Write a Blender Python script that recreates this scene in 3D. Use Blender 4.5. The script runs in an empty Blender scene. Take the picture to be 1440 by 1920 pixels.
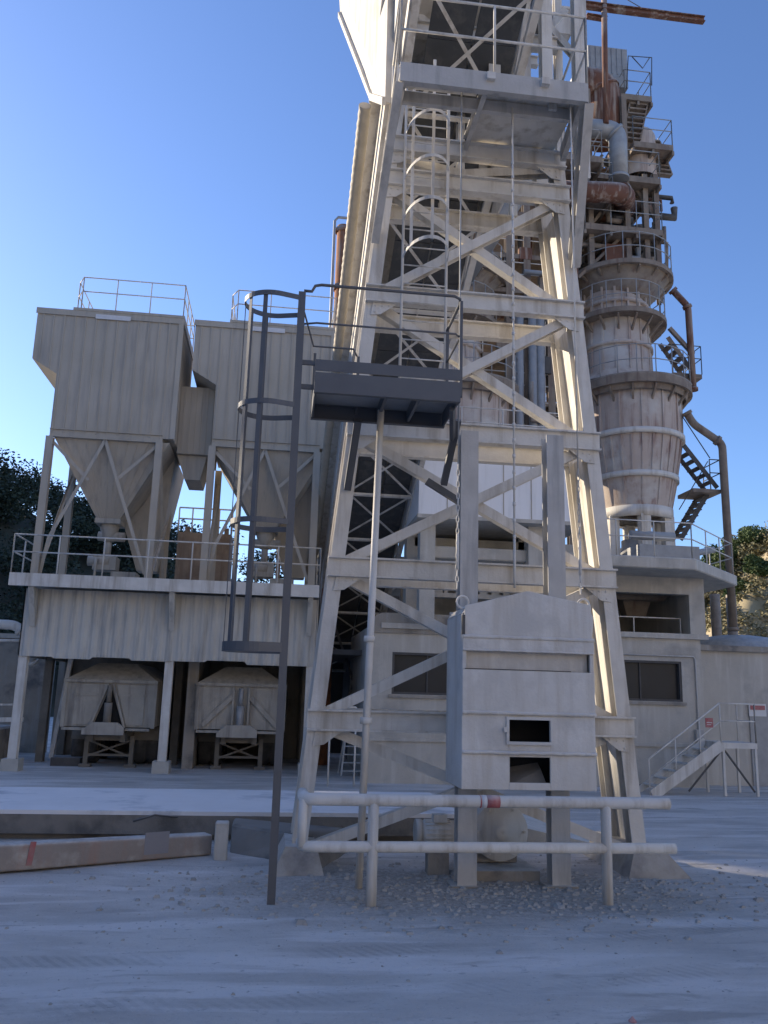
import bpy, math, random
import numpy as np
from mathutils import Vector, noise
from math import radians, sin, cos, tan, pi, sqrt, atan2
random.seed(7)
V = Vector
sc = bpy.context.scene
COL = sc.collection

# ------------------------------------------------------------------ camera
F = 1580.0; H = 2.3
yaw, pit, rol = radians(7), radians(12.0), radians(1.6)
f_ = V((sin(yaw)*cos(pit), cos(yaw)*cos(pit), sin(pit)))
r0_ = f_.cross(V((0, 0, 1))).normalized(); u0_ = r0_.cross(f_)
u_ = u0_*cos(rol) - r0_*sin(rol); r_ = r0_*cos(rol) + u0_*sin(rol)
cd = bpy.data.cameras.new('camera'); cam = bpy.data.objects.new('camera', cd); COL.objects.link(cam)
from mathutils import Matrix
cam.matrix_world = Matrix(((r_.x, u_.x, -f_.x, 0), (r_.y, u_.y, -f_.y, 0), (r_.z, u_.z, -f_.z, H), (0, 0, 0, 1)))
cd.sensor_fit = 'VERTICAL'; cd.sensor_height = 24; cd.lens = 24*F/1920; cd.clip_end = 3000; cd.clip_start = .05
sc.camera = cam
# ------------------------------------------------------------------ light
SUN_EL, SUN_AZ = 20.0, 50.0        # azimuth: degrees left of +Y
w = bpy.data.worlds.new('World'); sc.world = w; w.use_nodes = True
nt = w.node_tree; bg = nt.nodes['Background']
sky = nt.nodes.new('ShaderNodeTexSky'); sky.sky_type = 'NISHITA'; sky.sun_disc = False
sky.sun_elevation = radians(SUN_EL); sky.sun_rotation = radians(-SUN_AZ)
sky.air_density = 1.0; sky.dust_density = 0.45; sky.ozone_density = 6.0; sky.altitude = 100
tint = nt.nodes.new('ShaderNodeMix'); tint.data_type = 'RGBA'; tint.blend_type = 'MULTIPLY'; tint.inputs[0].default_value = 1; tint.inputs[7].default_value = (1.1, .97, 1.0, 1)
nt.links.new(sky.outputs[0], tint.inputs[6]); nt.links.new(tint.outputs[2], bg.inputs[0]); bg.inputs[1].default_value = 0.135
sd = bpy.data.lights.new('sun', 'SUN'); sd.energy = 4.2; sd.angle = radians(.5); sd.color = (1, .86, .66)
so = bpy.data.objects.new('sun', sd); COL.objects.link(so)
tosun = V((-sin(radians(SUN_AZ))*cos(radians(SUN_EL)), cos(radians(SUN_AZ))*cos(radians(SUN_EL)), sin(radians(SUN_EL))))
so.rotation_euler = tosun.to_track_quat('Z', 'Y').to_euler()
sc.view_settings.view_transform = 'Standard'; sc.view_settings.look = 'None'
sc.view_settings.exposure = 0.9; sc.view_settings.gamma = 1

# ------------------------------------------------------------------ helpers
def ray(x, y): return f_ + r_*((x-720)/F) + u_*((960-y)/F)
CAM = V((0, 0, H))
def PY(x, y, Y): d = ray(x, y); return CAM + d*(Y/d.y)
def PZ(x, y, z=0.0): d = ray(x, y); return CAM + d*((z-H)/d.z)
def PX(x, y, X): d = ray(x, y); return CAM + d*(X/d.x)

class M:
    def __init__(s): s.v = []; s.f = []; s.sm = []
    def add(s, vs, fs, sm=False):
        n = len(s.v); s.v += [V(a) for a in vs]; s.f += [tuple(n+i for i in a) for a in fs]; s.sm += [sm]*len(fs); return s
    def box(s, a, b):
        x0, y0, z0 = a; x1, y1, z1 = b
        return s.add([(x0,y0,z0),(x1,y0,z0),(x1,y1,z0),(x0,y1,z0),(x0,y0,z1),(x1,y0,z1),(x1,y1,z1),(x0,y1,z1)],
              [(0,3,2,1),(4,5,6,7),(0,1,5,4),(1,2,6,5),(2,3,7,6),(3,0,4,7)])
    def frame(s, p, q, up):
        p = V(p); q = V(q); a = (q-p).normalized(); up = V(up)
        if abs(a.dot(up)) > .98: up = V((1, 0, 0)) if abs(a.x) < .9 else V((0, 1, 0))
        sd_ = a.cross(up).normalized(); t = sd_.cross(a); return p, q, a, sd_, t
    def beam(s, p, q, w, h, up=(0, 0, 1)):
        p, q, a, e, t = s.frame(p, q, up); e = e*(w/2); t = t*(h/2)
        return s.add([p-e-t, p+e-t, p+e+t, p-e+t, q-e-t, q+e-t, q+e+t, q-e+t],
              [(0,3,2,1),(4,5,6,7),(0,1,5,4),(1,2,6,5),(2,3,7,6),(3,0,4,7)])
    def ibeam(s, p, q, w, h, up=(0, 0, 1), t=.014):
        # h: along 'up' (web depth), w: flange width
        p, q, a, e, u = s.frame(p, q, up)
        for k in (-1, 1): s.beam(p+u*(k*(h/2-t/2)), q+u*(k*(h/2-t/2)), w, t, up)
        s.beam(p, q, t, h-2*t, up); return s
    def channel(s, p, q, w, h, up=(0, 0, 1), t=.014, side=1):
        p, q, a, e, u = s.frame(p, q, up)
        for k in (-1, 1): s.beam(p+u*(k*(h/2-t/2)), q+u*(k*(h/2-t/2)), w, t, up)
        o = e*(side*(w/2-t/2)); s.beam(p+o, q+o, t, h-2*t, up); return s
    def angle(s, p, q, w, up=(0, 1, 0), t=.01):
        p, q, a, e, u = s.frame(p, q, up)
        s.beam(p, q, w, t, up); o = e*(w/2-t/2)+u*(w/2); s.beam(p+o, q+o, t, w-t*1.5, up); return s
    def tube(s, pts, r, n=10, closed=False, caps=True):
        pts = [V(p) for p in pts]; N = len(pts); base = len(s.v); prev = None
        rs = r if isinstance(r, (list, tuple)) else [r]*N
        for i, p in enumerate(pts):
            if closed: d = pts[(i+1) % N]-pts[i-1]
            else: d = pts[min(i+1, N-1)]-pts[max(i-1, 0)]
            d.normalize()
            if prev is None:
                ref = V((0, 0, 1)) if abs(d.z) < .9 else V((1, 0, 0)); e = d.cross(ref).normalized()
            else:
                e = prev - d*prev.dot(d); e.normalize()
            prev = e; t = d.cross(e)
            for k in range(n):
                a = 2*pi*k/n; s.v.append(p+e*(cos(a)*rs[i])+t*(sin(a)*rs[i]))
        for i in range(N if closed else N-1):
            j = (i+1) % N
            for k in range(n):
                l = (k+1) % n; s.f.append((base+i*n+k, base+i*n+l, base+j*n+l, base+j*n+k)); s.sm.append(True)
        if not closed and caps:
            s.f.append(tuple(base+k for k in range(n))[::-1]); s.f.append(tuple(base+(N-1)*n+k for k in range(n))); s.sm += [False]*2
        return s
    def lathe(s, prof, c=(0, 0, 0), n=40, axis='Z', a0=0, a1=2*pi, smooth=True):
        c = V(c); full = abs(a1-a0-2*pi) < 1e-6; m = n if full else n+1; base = len(s.v)
        for (r, z) in prof:
            for k in range(m):
                a = a0+(a1-a0)*k/n
                if axis == 'Z': s.v.append(c+V((r*cos(a), r*sin(a), z)))
                elif axis == 'Y': s.v.append(c+V((r*cos(a), z, r*sin(a))))
                else: s.v.append(c+V((z, r*cos(a), r*sin(a))))
        for i in range(len(prof)-1):
            for k in range(n):
                l = (k+1) % m
                s.f.append((base+i*m+k, base+i*m+l, base+(i+1)*m+l, base+(i+1)*m+k)); s.sm.append(smooth)
        return s
    def prism(s, pts, ext):
        pts = [V(p) for p in pts]; n = len(pts); e = V(ext)
        fs = [tuple(range(n)), tuple(range(2*n-1, n-1, -1))]
        for i in range(n): j = (i+1) % n; fs.append((i, i+n, j+n, j))
        return s.add(pts+[p+e for p in pts], fs)
    def quad(s, a, b, c, d): return s.add([a, b, c, d], [(0, 1, 2, 3)])

def mk(name, m, mat):
    me = bpy.data.meshes.new(name); me.from_pydata([tuple(v) for v in m.v], [], m.f); me.update()
    if any(m.sm): me.polygons.foreach_set('use_smooth', m.sm)
    if mat: me.materials.append(mat)
    o = bpy.data.objects.new(name, me); COL.objects.link(o); return o
def org(m, loc):
    loc = V(loc); m.v = [v-loc for v in m.v]; return m
def wloc(o):
    l = V(o.location)
    while o.parent: o = o.parent; l += V(o.location)
    return l
def part(name, m, mat, parent, label=None):
    org(m, wloc(parent)); o = mk(name, m, mat); o.parent = parent
    if label: o['label'] = label
    return o
def thing(name, label, cat, loc=(0, 0, 0), group=None):
    o = bpy.data.objects.new(name, None); COL.objects.link(o); o.location = loc; o.empty_display_size = .2
    o['label'] = label; o['category'] = cat
    if group: o['group'] = group
    return o
def solo(name, m, mat, label, cat, loc=(0, 0, 0), group=None, kind=None):
    org(m, loc); o = mk(name, m, mat); o.location = loc; o['label'] = label; o['category'] = cat
    if group: o['group'] = group
    if kind: o['kind'] = kind
    return o
def struct(name, m, mat):
    o = mk(name, m, mat); o['kind'] = 'structure'; return o
def dup(root, delta, label):
    def cp(o, par):
        c = o.copy(); COL.objects.link(c); c.parent = par
        for ch in [k for k in o.children if k is not c]: cp(ch, c)
        return c
    kids = list(root.children)
    c = root.copy(); COL.objects.link(c)
    for k in kids: cp(k, c)
    c.location = V(root.location)+V(delta); c['label'] = label; return c

# ------------------------------------------------------------------ materials
def mat(name, c1, c2=None, scale=2.0, rough=.8, metal=0, dust=None, dustamt=.6, bump=.15, streak=None, bscale=25, c3=None, s3=.5, spread=.25):
    m = bpy.data.materials.new(name); m.use_nodes = True; t = m.node_tree; n = t.nodes; L = t.links
    b = n['Principled BSDF']; b.inputs['Roughness'].default_value = rough; b.inputs['Metallic'].default_value = metal
    geo = n.new('ShaderNodeNewGeometry')
    def nz(sc_, det=6, mapping=None, rg=.6):
        x = n.new('ShaderNodeTexNoise'); x.inputs['Scale'].default_value = sc_; x.inputs['Detail'].default_value = det; x.inputs['Roughness'].default_value = rg
        if mapping:
            mp = n.new('ShaderNodeMapping'); mp.inputs['Scale'].default_value = mapping; L.new(geo.outputs['Position'], mp.inputs[0]); L.new(mp.outputs[0], x.inputs['Vector'])
        else: L.new(geo.outputs['Position'], x.inputs['Vector'])
        return x.outputs['Fac']
    def rmp(src, a, bb):
        x = n.new('ShaderNodeMapRange'); x.inputs[1].default_value = a; x.inputs[2].default_value = bb; L.new(src, x.inputs[0]); return x.outputs[0]
    def mix(fac, A, B):
        x = n.new('ShaderNodeMix'); x.data_type = 'RGBA'
        if isinstance(fac, (int, float)): x.inputs[0].default_value = fac
        else: L.new(fac, x.inputs[0])
        for k, c in ((6, A), (7, B)):
            if isinstance(c, tuple): x.inputs[k].default_value = c+(1,)
            else: L.new(c, x.inputs[k])
        return x.outputs[2]
    if c2 is None: c2 = tuple(v*.72 for v in c1)
    col = mix(rmp(nz(scale), .5-spread, .5+spread), c1, c2)
    if streak: col = mix(rmp(nz(1.0, 5, (5, 5, .45)), .5, .72), col, streak)
    if c3: col = mix(rmp(nz(s3, 8), .52, .66), col, c3)
    if dust:
        sp = n.new('ShaderNodeSeparateXYZ'); L.new(geo.outputs['Normal'], sp.inputs[0])
        f1 = rmp(sp.outputs[2], .15, .8)
        mu = n.new('ShaderNodeMath'); mu.operation = 'MULTIPLY'; L.new(f1, mu.inputs[0])
        L.new(rmp(nz(6), .2, .6), mu.inputs[1]); mu2 = n.new('ShaderNodeMath'); mu2.operation = 'MULTIPLY'; mu2.inputs[1].default_value = dustamt
        L.new(mu.outputs[0], mu2.inputs[0]); col = mix(mu2.outputs[0], col, dust)
    L.new(col, b.inputs['Base Color'])
    if bump:
        bp = n.new('ShaderNodeBump'); bp.inputs['Strength'].default_value = bump; bp.inputs['Distance'].default_value = .02
        L.new(nz(bscale, 5), bp.inputs['Height']); L.new(bp.outputs[0], b.inputs['Normal'])
    return m
DUST = (.70, .655, .585)
WST = mat('dusty_white_steel', (.73, .695, .63), (.58, .545, .485), 3, .75, dust=DUST, streak=(.42, .37, .30), bump=.25)
DGREY = mat('dusty_grey_steel', (.53, .51, .475), (.42, .40, .37), 3, .75, dust=DUST, streak=(.30, .29, .27), bump=.2)
WBOX = mat('dusty_white_box', (.70, .67, .62), (.57, .54, .49), 2.2, .8, dust=DUST, c3=(.52, .495, .455), s3=1.6, streak=(.50, .455, .39), bump=.35)
GREY = mat('new_grey_paint', (.08, .083, .09), (.105, .108, .115), 3, .45, dust=(.30, .30, .30), dustamt=.25, bump=.03)
GAL = mat('galvanised_steel', (.37, .375, .375), (.27, .27, .265), 4, .55, .25, dust=DUST, dustamt=.5, bump=.05)
CLAD = mat('beige_cladding', (.49, .435, .355), (.41, .36, .285), .8, .75, streak=(.33, .30, .26), dust=DUST, bump=.08)
CLAD2 = mat('pale_cladding', (.58, .55, .48), (.47, .44, .385), 1.1, .8, streak=(.27, .26, .24), dust=DUST, bump=.1)
WHT = mat('white_sheet', (.88, .87, .86), (.82, .81, .80), .7, .7, streak=(.74, .73, .71), dust=DUST, bump=.08)
CONC = mat('dusty_concrete', (.54, .50, .43), (.42, .385, .33), 1.2, .9, c3=(.36, .335, .295), s3=.8, streak=(.57, .54, .48), dust=DUST, bump=.3)
PITC = mat('dull_pit_concrete', (.26, .235, .20), (.19, .17, .145), 2, .9, c3=(.13, .12, .105), s3=1.4, bump=.4)
CONCD = mat('stained_concrete', (.38, .335, .275), (.28, .25, .205), 1.6, .9, c3=(.16, .15, .14), s3=1.2, streak=(.38, .36, .33), dust=DUST, bump=.4)
RUST = mat('rust', (.20, .085, .05), (.11, .055, .038), 3, .85, streak=(.42, .36, .30), dust=(.55, .50, .45), dustamt=.8, bump=.25)
RUST2 = mat('orange_rust', (.40, .14, .05), (.22, .10, .05), 4, .8, streak=(.4, .33, .27), bump=.25)
KILN = mat('kiln_shell', (.54, .455, .385), (.41, .33, .275), 1.1, .8, streak=(.26, .165, .14), c3=(.55, .51, .455), s3=.9, dust=DUST, bump=.2)
KPLAT = mat('dusty_brown_steel', (.31, .255, .20), (.17, .135, .105), 2.5, .85, streak=(.16, .11, .085), dust=(.50, .46, .40), bump=.2)
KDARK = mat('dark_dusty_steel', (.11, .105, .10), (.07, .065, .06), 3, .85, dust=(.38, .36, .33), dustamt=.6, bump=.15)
BELT = mat('belt_pan_steel', (.085, .088, .09), (.06, .062, .064), 1.5, .8, streak=(.12, .118, .11), bump=.1)
PIPE = mat('foil_lagging', (.52, .46, .36), (.40, .35, .27), 5, .7, dust=DUST, bump=.4)
RUBB = mat('tyre_rubber', (.05, .048, .045), (.10, .095, .09), 6, .9, dust=(.35, .33, .31), bump=.2)
TRK = mat('dusty_trailer_paint', (.46, .42, .35), (.34, .31, .26), 2.5, .8, streak=(.20, .18, .155), dust=DUST, bump=.2)
CHAS = mat('dark_chassis', (.24, .21, .165), (.15, .13, .105), 3, .85, dust=(.4, .38, .34), bump=.15)
GLASS = mat('dark_window_glass', (.028, .032, .036), (.02, .022, .025), 2, .35, bump=0); GLASS.node_tree.nodes['Principled BSDF'].inputs['Specular IOR Level'].default_value = .25
BLK = mat('interior_shade_black', (.015, .015, .015), (.01, .01, .01), 2, .9, bump=0)  # black colour standing in for shade inside openings and recesses
RED = mat('red_tape', (.36, .05, .06), (.45, .22, .20), 14, .6, dust=DUST, dustamt=.7, bump=.1)
TAPEW = mat('white_tape', (.7, .68, .66), (.6, .58, .56), 5, .5, bump=0)
LEAF = mat('pine_needles', (.10, .145, .04), (.05, .08, .022), .7, .75, c3=(.11, .14, .04), s3=.5, bump=0)
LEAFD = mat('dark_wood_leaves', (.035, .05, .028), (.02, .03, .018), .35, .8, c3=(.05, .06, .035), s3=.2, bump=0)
BARK = mat('bark', (.14, .10, .07), (.08, .06, .045), 6, .9, bump=.3)
SCRUB = mat('dry_scrub', (.24, .20, .10), (.13, .13, .06), 1.0, .85, c3=(.30, .27, .18), s3=.8, bump=0)
WEED = mat('green_weeds', (.06, .13, .03), (.04, .08, .02), 6, .7, bump=0)
STONE = mat('loose_stone', (.45, .43, .39), (.28, .26, .23), 5, .9, bump=.3)
LEDGE = mat('white_powder_deck', (.82, .79, .76), (.74, .71, .68), 1.5, .85, c3=(.50, .50, .50), s3=1.0, bump=.1)

def ground_mat():
    m = bpy.data.materials.new('dust_ground'); m.use_nodes = True; t = m.node_tree; n = t.nodes; L = t.links
    b = n['Principled BSDF']; b.inputs['Roughness'].default_value = .92
    geo = n.new('ShaderNodeNewGeometry')
    def nz(scale, det, mp, rot=0, rg=.6):
        k = n.new('ShaderNodeMapping'); k.inputs['Scale'].default_value = mp; k.inputs['Rotation'].default_value = (0, 0, rot); L.new(geo.outputs['Position'], k.inputs[0])
        x = n.new('ShaderNodeTexNoise'); x.inputs['Scale'].default_value = scale; x.inputs['Detail'].default_value = det; x.inputs['Roughness'].default_value = rg; x.inputs['Distortion'].default_value = .35
        L.new(k.outputs[0], x.inputs['Vector']); return x.outputs['Fac']
    def rmp(s, a, c):
        x = n.new('ShaderNodeMapRange'); x.inputs[1].default_value = a; x.inputs[2].default_value = c; L.new(s, x.inputs[0]); return x.outputs[0]
    def mix(fac, A, B):
        x = n.new('ShaderNodeMix'); x.data_type = 'RGBA'; L.new(fac, x.inputs[0])
        for k, c in ((6, A), (7, B)):
            if isinstance(c, tuple): x.inputs[k].default_value = c+(1,)
            else: L.new(c, x.inputs[k])
        return x.outputs[2]
    def mul(a, c):
        x = n.new('ShaderNodeMath'); x.operation = 'MULTIPLY'; L.new(a, x.inputs[0])
        if isinstance(c, float): x.inputs[1].default_value = c
        else: L.new(c, x.inputs[1])
        return x.outputs[0]
    col = mix(rmp(nz(1, 8, (.5, 1.0, 1)), .40, .62), (.66, .61, .55), (.52, .475, .425))
    col = mix(rmp(nz(1, 6, (.28, 1.7, 1), .10), .50, .60), col, (.73, .68, .63))      # powdery wheel tracks
    col = mix(rmp(nz(1, 6, (.4, 2.2, 1), -.08), .57, .64), col, (.46, .42, .375))
    # gritty brown spill round the tower feet: a real patch of spilled stone
    sp = n.new('ShaderNodeVectorMath'); sp.operation = 'SUBTRACT'; sp.inputs[1].default_value = (2.6, 10.7, 0); L.new(geo.outputs['Position'], sp.inputs[0])
    sc2 = n.new('ShaderNodeVectorMath'); sc2.operation = 'MULTIPLY'; sc2.inputs[1].default_value = (.30, .62, 0); L.new(sp.outputs[0], sc2.inputs[0])
    ln = n.new('ShaderNodeVectorMath'); ln.operation = 'LENGTH'; L.new(sc2.outputs[0], ln.inputs[0])
    ad = n.new('ShaderNodeMath'); ad.operation = 'ADD'; L.new(ln.outputs['Value'], ad.inputs[0]); L.new(mul(nz(1.2, 8, (1, 1, 1)), 1.1), ad.inputs[1])
    msk = rmp(ad.outputs[0], 1.75, 1.15)
    grit = mix(rmp(nz(14, 6, (1, 1, 1), 0, .75), .40, .62), (.30, .265, .22), (.50, .455, .40))
    col = mix(msk, col, grit)
    col = mix(rmp(nz(9, 5, (1, 1.6, 1), 0, .7), .60, .68), col, (.42, .39, .36))
    # faint tyre tracks with tread bars, and scattered dark grit
    def math_(op, a, c=None):
        x = n.new('ShaderNodeMath'); x.operation = op
        for k, v in ((0, a), (1, c)):
            if v is None: continue
            if isinstance(v, (int, float)): x.inputs[k].default_value = v
            else: L.new(v, x.inputs[k])
        return x.outputs[0]
    sx = n.new('ShaderNodeSeparateXYZ'); L.new(geo.outputs['Position'], sx.inputs[0]); X, Yc = sx.outputs[0], sx.outputs[1]
    tread = None
    for (y0, slope, curve) in ((7.0, .10, .012), (8.15, .10, .012), (5.6, -.16, .02), (20.6, .02, 0), (22.4, .02, 0), (18.9, .03, .004), (13.2, -.05, .03)):
        path = math_('ADD', math_('MULTIPLY', X, slope), math_('ADD', math_('MULTIPLY', math_('MULTIPLY', X, X), curve), y0))
        dist = math_('ABSOLUTE', math_('SUBTRACT', Yc, path))
        strip = rmp(dist, .20, .13)
        tread = strip if tread is None else math_('MAXIMUM', tread, strip)
    bars = math_('GREATER_THAN', math_('SINE', math_('ADD', math_('MULTIPLY', X, 55.0), math_('MULTIPLY', Yc, 38.0))), .1)
    fade = rmp(nz(.7, 4, (1, 1, 1)), .42, .62)
    tr_ = math_('MULTIPLY', math_('MULTIPLY', tread, fade), math_('ADD', math_('MULTIPLY', bars, .5), .45))
    col = mix(math_('MULTIPLY', tr_, .6), col, (.36, .33, .295))
    col = mix(math_('MULTIPLY', rmp(nz(30, 4, (1, 1, 1), 0, .8), .60, .72), .7), col, (.30, .275, .245))
    col = mix(math_('MULTIPLY', rmp(nz(55, 3, (1, 1, 1), 0, .8), .60, .70), .5), col, (.80, .76, .70))
    L.new(col, b.inputs['Base Color'])
    bp = n.new('ShaderNodeBump'); bp.inputs['Strength'].default_value = .8; bp.inputs['Distance'].default_value = .04
    ad2 = n.new('ShaderNodeMath'); ad2.operation = 'ADD'; L.new(nz(18, 8, (1, 1, 1), 0, .7), ad2.inputs[0]); L.new(nz(3, 4, (.5, 2, 1)), ad2.inputs[1])
    L.new(math_('SUBTRACT', ad2.outputs[0], math_('MULTIPLY', tr_, .5)), bp.inputs['Height']); L.new(bp.outputs[0], b.inputs['Normal'])
    return m
GROUND = ground_mat()
HILLM = mat('rocky_slope', (.48, .38, .23), (.26, .22, .12), .35, .95, c3=(.50, .40, .27), s3=.16, bump=.6, bscale=2)

# ------------------------------------------------------------------ ground and hills
def ground_h(x, y):
    d = sqrt((x-2)**2+(y-9)**2); a = max(0, 1-d/26)
    return a*(.035*noise.noise(V((x*.5, y*1.1, 0)))+.012*noise.noise(V((x*2.3, y*3.1, 5)))) - .004
def pw(t, near, far): return near*t+far*math.copysign(abs(t)**5, t)
gm = M(); NX, NY = 190, 190
for j in range(NY+1):
    t = -1+2*j/NY; y = 10+pw(t, 22, 900)
    for i in range(NX+1):
        x = 2+pw(-1+2*i/NX, 18, 900); gm.v.append(V((x, y, ground_h(x, y))))
for j in range(NY):
    for i in range(NX):
        a = j*(NX+1)+i; gm.f.append((a, a+1, a+NX+2, a+NX+1)); gm.sm.append(True)
struct('ground', gm, GROUND)

def prof(az):       # crest height against azimuth (degrees right of +Y)
    pts = [(-130, 28), (-100, 37), (-70, 39), (-50, 38.5), (-42.9, 37.5), (-42.45, 27), (-41.2, 27), (-40.7, 36), (-36.4, 33), (-35, 33), (-26, 24), (-20, 22.5), (-12, 18), (0, 14), (14, 12), (22, 14), (30, 15.4), (37, 15.6), (50, 16), (70, 10), (100, 4)]  # narrow notch shaped into the unseen crest lets a sun streak through
    for (a, h), (b, k) in zip(pts, pts[1:]):
        if a <= az <= b: u = (az-a)/(b-a); u = u*u*(3-2*u); return h+(k-h)*u
    return 4
def hill_h(az, r):
    if az < 10: u = (r-58)/44
    else: u = (r-60)/22
    u = min(1, max(0, u)); u = u*u*(3-2*u)
    x, y = r*sin(radians(az)), r*cos(radians(az))
    if az >= 10:
        u = min(1, max(0, (x-(.15*y+19))/14)); u2 = min(1, max(0, (y-54)/8)); u = u**.8*u2
        rk_ = noise.noise(V((x*.12, y*.12, 11)))
        return prof(az)*u+(2.0*rk_+1.3*abs(noise.noise(V((x*.3, y*.3, 8))))+.5*noise.noise(V((x*.9, y*.9, 1))))*min(1, u*3)-.6*(1-u)
    return prof(az)*u + (2.2*noise.noise(V((x*.05, y*.05, 3)))+.9*noise.noise(V((x*.17, y*.17, 8)))+.35*noise.noise(V((x*.6, y*.6, 1))))*min(1, u*3) - .6*(1-u)
HILLD = mat('dark_soil', (.10, .09, .06), (.06, .055, .035), .35, .95, bump=.3, bscale=2)  # dark soil under the left wood
def hill(name, a0, a1, na, nr, mt=HILLM):
    h = M()
    for i in range(na+1):
        az = a0+(a1-a0)*i/na
        for j in range(nr+1):
            r = 56+120*(j/nr)**1.3
            h.v.append(V((r*sin(radians(az)), r*cos(radians(az)), hill_h(az, r))))
    for i in range(na):
        for j in range(nr):
            a = i*(nr+1)+j; h.f.append((a, a+nr+1, a+nr+2, a+1)); h.sm.append(True)
    struct(name, h, mt)
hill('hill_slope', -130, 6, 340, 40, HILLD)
hill('rocky_hill', 6, 100, 240, 90)

qf = M(); NA, NR = 120, 30
for i in range(NA+1):
    az = 95+135*i/NA
    for j in range(NR+1):
        t = j/NR; r = 42+22*t**1.5+3*noise.noise(V((az*.12, t*3, 2)))
        qf.v.append(V((r*sin(radians(az)), r*cos(radians(az)), -.3+26*min(1, t*1.2)*min(1, (NA/2-abs(i-NA/2))/12)+1.5*noise.noise(V((az*.2, t*5, 7))))))
for i in range(NA):
    for j in range(NR):
        a = i*(NR+1)+j; qf.f.append((a, a+NR+1, a+NR+2, a+1)); qf.sm.append(True)
struct('bounce_hill', qf, mat('bounce_face', (.55, .50, .42), (.42, .38, .31), .3, .95, bump=.6, bscale=2))  # unseen pale hill added behind the camera to bounce warm sunlight

def leafball(m, c, rx, rz, n, size, rnd, flat=.0):
    # many small leaf-clump faces through a lumpy volume
    lobes = [(V((rnd.uniform(-.55, .55)*rx, rnd.uniform(-.55, .55)*rx, rnd.uniform(-.5, .6)*rz)), rnd.uniform(.35, .6)) for _ in range(9)]
    for _ in range(n):
        lo, lr = rnd.choice(lobes)
        d = V((rnd.gauss(0, 1), rnd.gauss(0, 1), rnd.gauss(0, 1))).normalized()*(rnd.random()**.4)
        p = c+lo+V((d.x*lr*rx, d.y*lr*rx, d.z*lr*rz))
        s = size*rnd.uniform(.5, 1.3); a = V((rnd.gauss(0, 1), rnd.gauss(0, 1), rnd.gauss(0, .6))).normalized()*s
        b = a.cross(V((rnd.gauss(0, 1), rnd.gauss(0, 1), rnd.gauss(0, 1)))).normalized()*s*.6
        k = len(m.v); m.v += [p-a, p+b*.8, p+a, p-b]; m.f.append((k, k+1, k+2, k+3)); m.sm.append(False)
rnd = random.Random(3)
wood = M()
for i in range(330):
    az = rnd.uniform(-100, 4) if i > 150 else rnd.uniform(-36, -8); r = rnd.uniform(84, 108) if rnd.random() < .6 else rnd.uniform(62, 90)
    if -42.9 < az < -40.7: continue  # no trees in the notch added for the sun streak
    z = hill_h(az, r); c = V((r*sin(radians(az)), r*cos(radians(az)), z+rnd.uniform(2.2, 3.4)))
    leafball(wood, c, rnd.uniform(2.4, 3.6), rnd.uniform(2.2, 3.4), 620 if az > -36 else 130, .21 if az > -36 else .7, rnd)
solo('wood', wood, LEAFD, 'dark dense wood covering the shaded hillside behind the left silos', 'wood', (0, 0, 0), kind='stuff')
# scrub on the right slope
scr = M()
for i in range(120):
    az = rnd.uniform(24, 36); r = rnd.uniform(80, 90); z = hill_h(az, r)
    leafball(scr, V((r*sin(radians(az)), r*cos(radians(az)), z+.7)), rnd.uniform(1.0, 1.8), rnd.uniform(.8, 1.3), 160, .16, rnd)
for i in range(520):
    az = rnd.uniform(23, 36); r = rnd.uniform(60, 84); z = hill_h(az, r)
    leafball(scr, V((r*sin(radians(az)), r*cos(radians(az)), z+.3)), rnd.uniform(.5, 1.3), rnd.uniform(.4, .9), 60, .16, rnd)
solo('scrub', scr, SCRUB, 'dry sunlit scrub growing over the rocky slope at the right edge', 'scrub', (0, 0, 0), kind='stuff')
def pine(az, r, hh, rx, label):
    z = hill_h(az, r)-.2; x, y = r*sin(radians(az)), r*cos(radians(az))
    t = thing('pine_tree', label, 'tree', (x, y, z), 'pines along the crest of the sunlit slope')
    tr = M(); tr.tube([(x, y, z), (x+.2, y, z+hh*.4), (x+.1, y+.1, z+hh*.85)], [.22, .16, .06], 7)
    for k in range(7):
        a = rnd.uniform(0, 6.28); z0 = z+hh*rnd.uniform(.35, .7); L_ = rx*rnd.uniform(.5, .9)
        tr.tube([(x+.15, y, z0), (x+cos(a)*L_*.6, y+sin(a)*L_*.6, z0+.4), (x+cos(a)*L_, y+sin(a)*L_, z0+hh*.18)], [.07, .05, .02], 5)
    part('trunk', tr, BARK, t)
    cr = M(); leafball(cr, V((x, y, z+hh*.66)), rx*1.1, hh*.42, 4200, .125, rnd); part('crown', cr, LEAF, t)
plabels = ['low round pine standing nearest the kiln stairs', 'small pine right of the stair flight under the kiln', 'taller pine with two clumps left of the downpipe', 'wide pine crown just left of the tall downpipe', 'pine crown directly behind the tall downpipe', 'bright green pine just right of the downpipe',
           'broad pine with a flat top right of the downpipe', 'dense pine above the dark overhang of the slope', 'rounded pine second from the right edge of the photo', 'rightmost pine, cut by the edge of the photo', 'low bushy pine halfway down the slope right of the posts', 'small pine halfway down the slope at the photo edge']
for i, lb in enumerate(plabels):
    if i < 10: pine(26.4+i*.62+rnd.uniform(-.15, .15), (88, 82, 90, 84, 91, 83, 89, 82, 90, 84)[i]+rnd.uniform(-1, 1), rnd.uniform(2.8, 3.9), rnd.uniform(1.3, 1.9), lb)
    else: pine(30.0+(i-10)*1.3, 74, 2.3, 1.1, lb)

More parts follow.
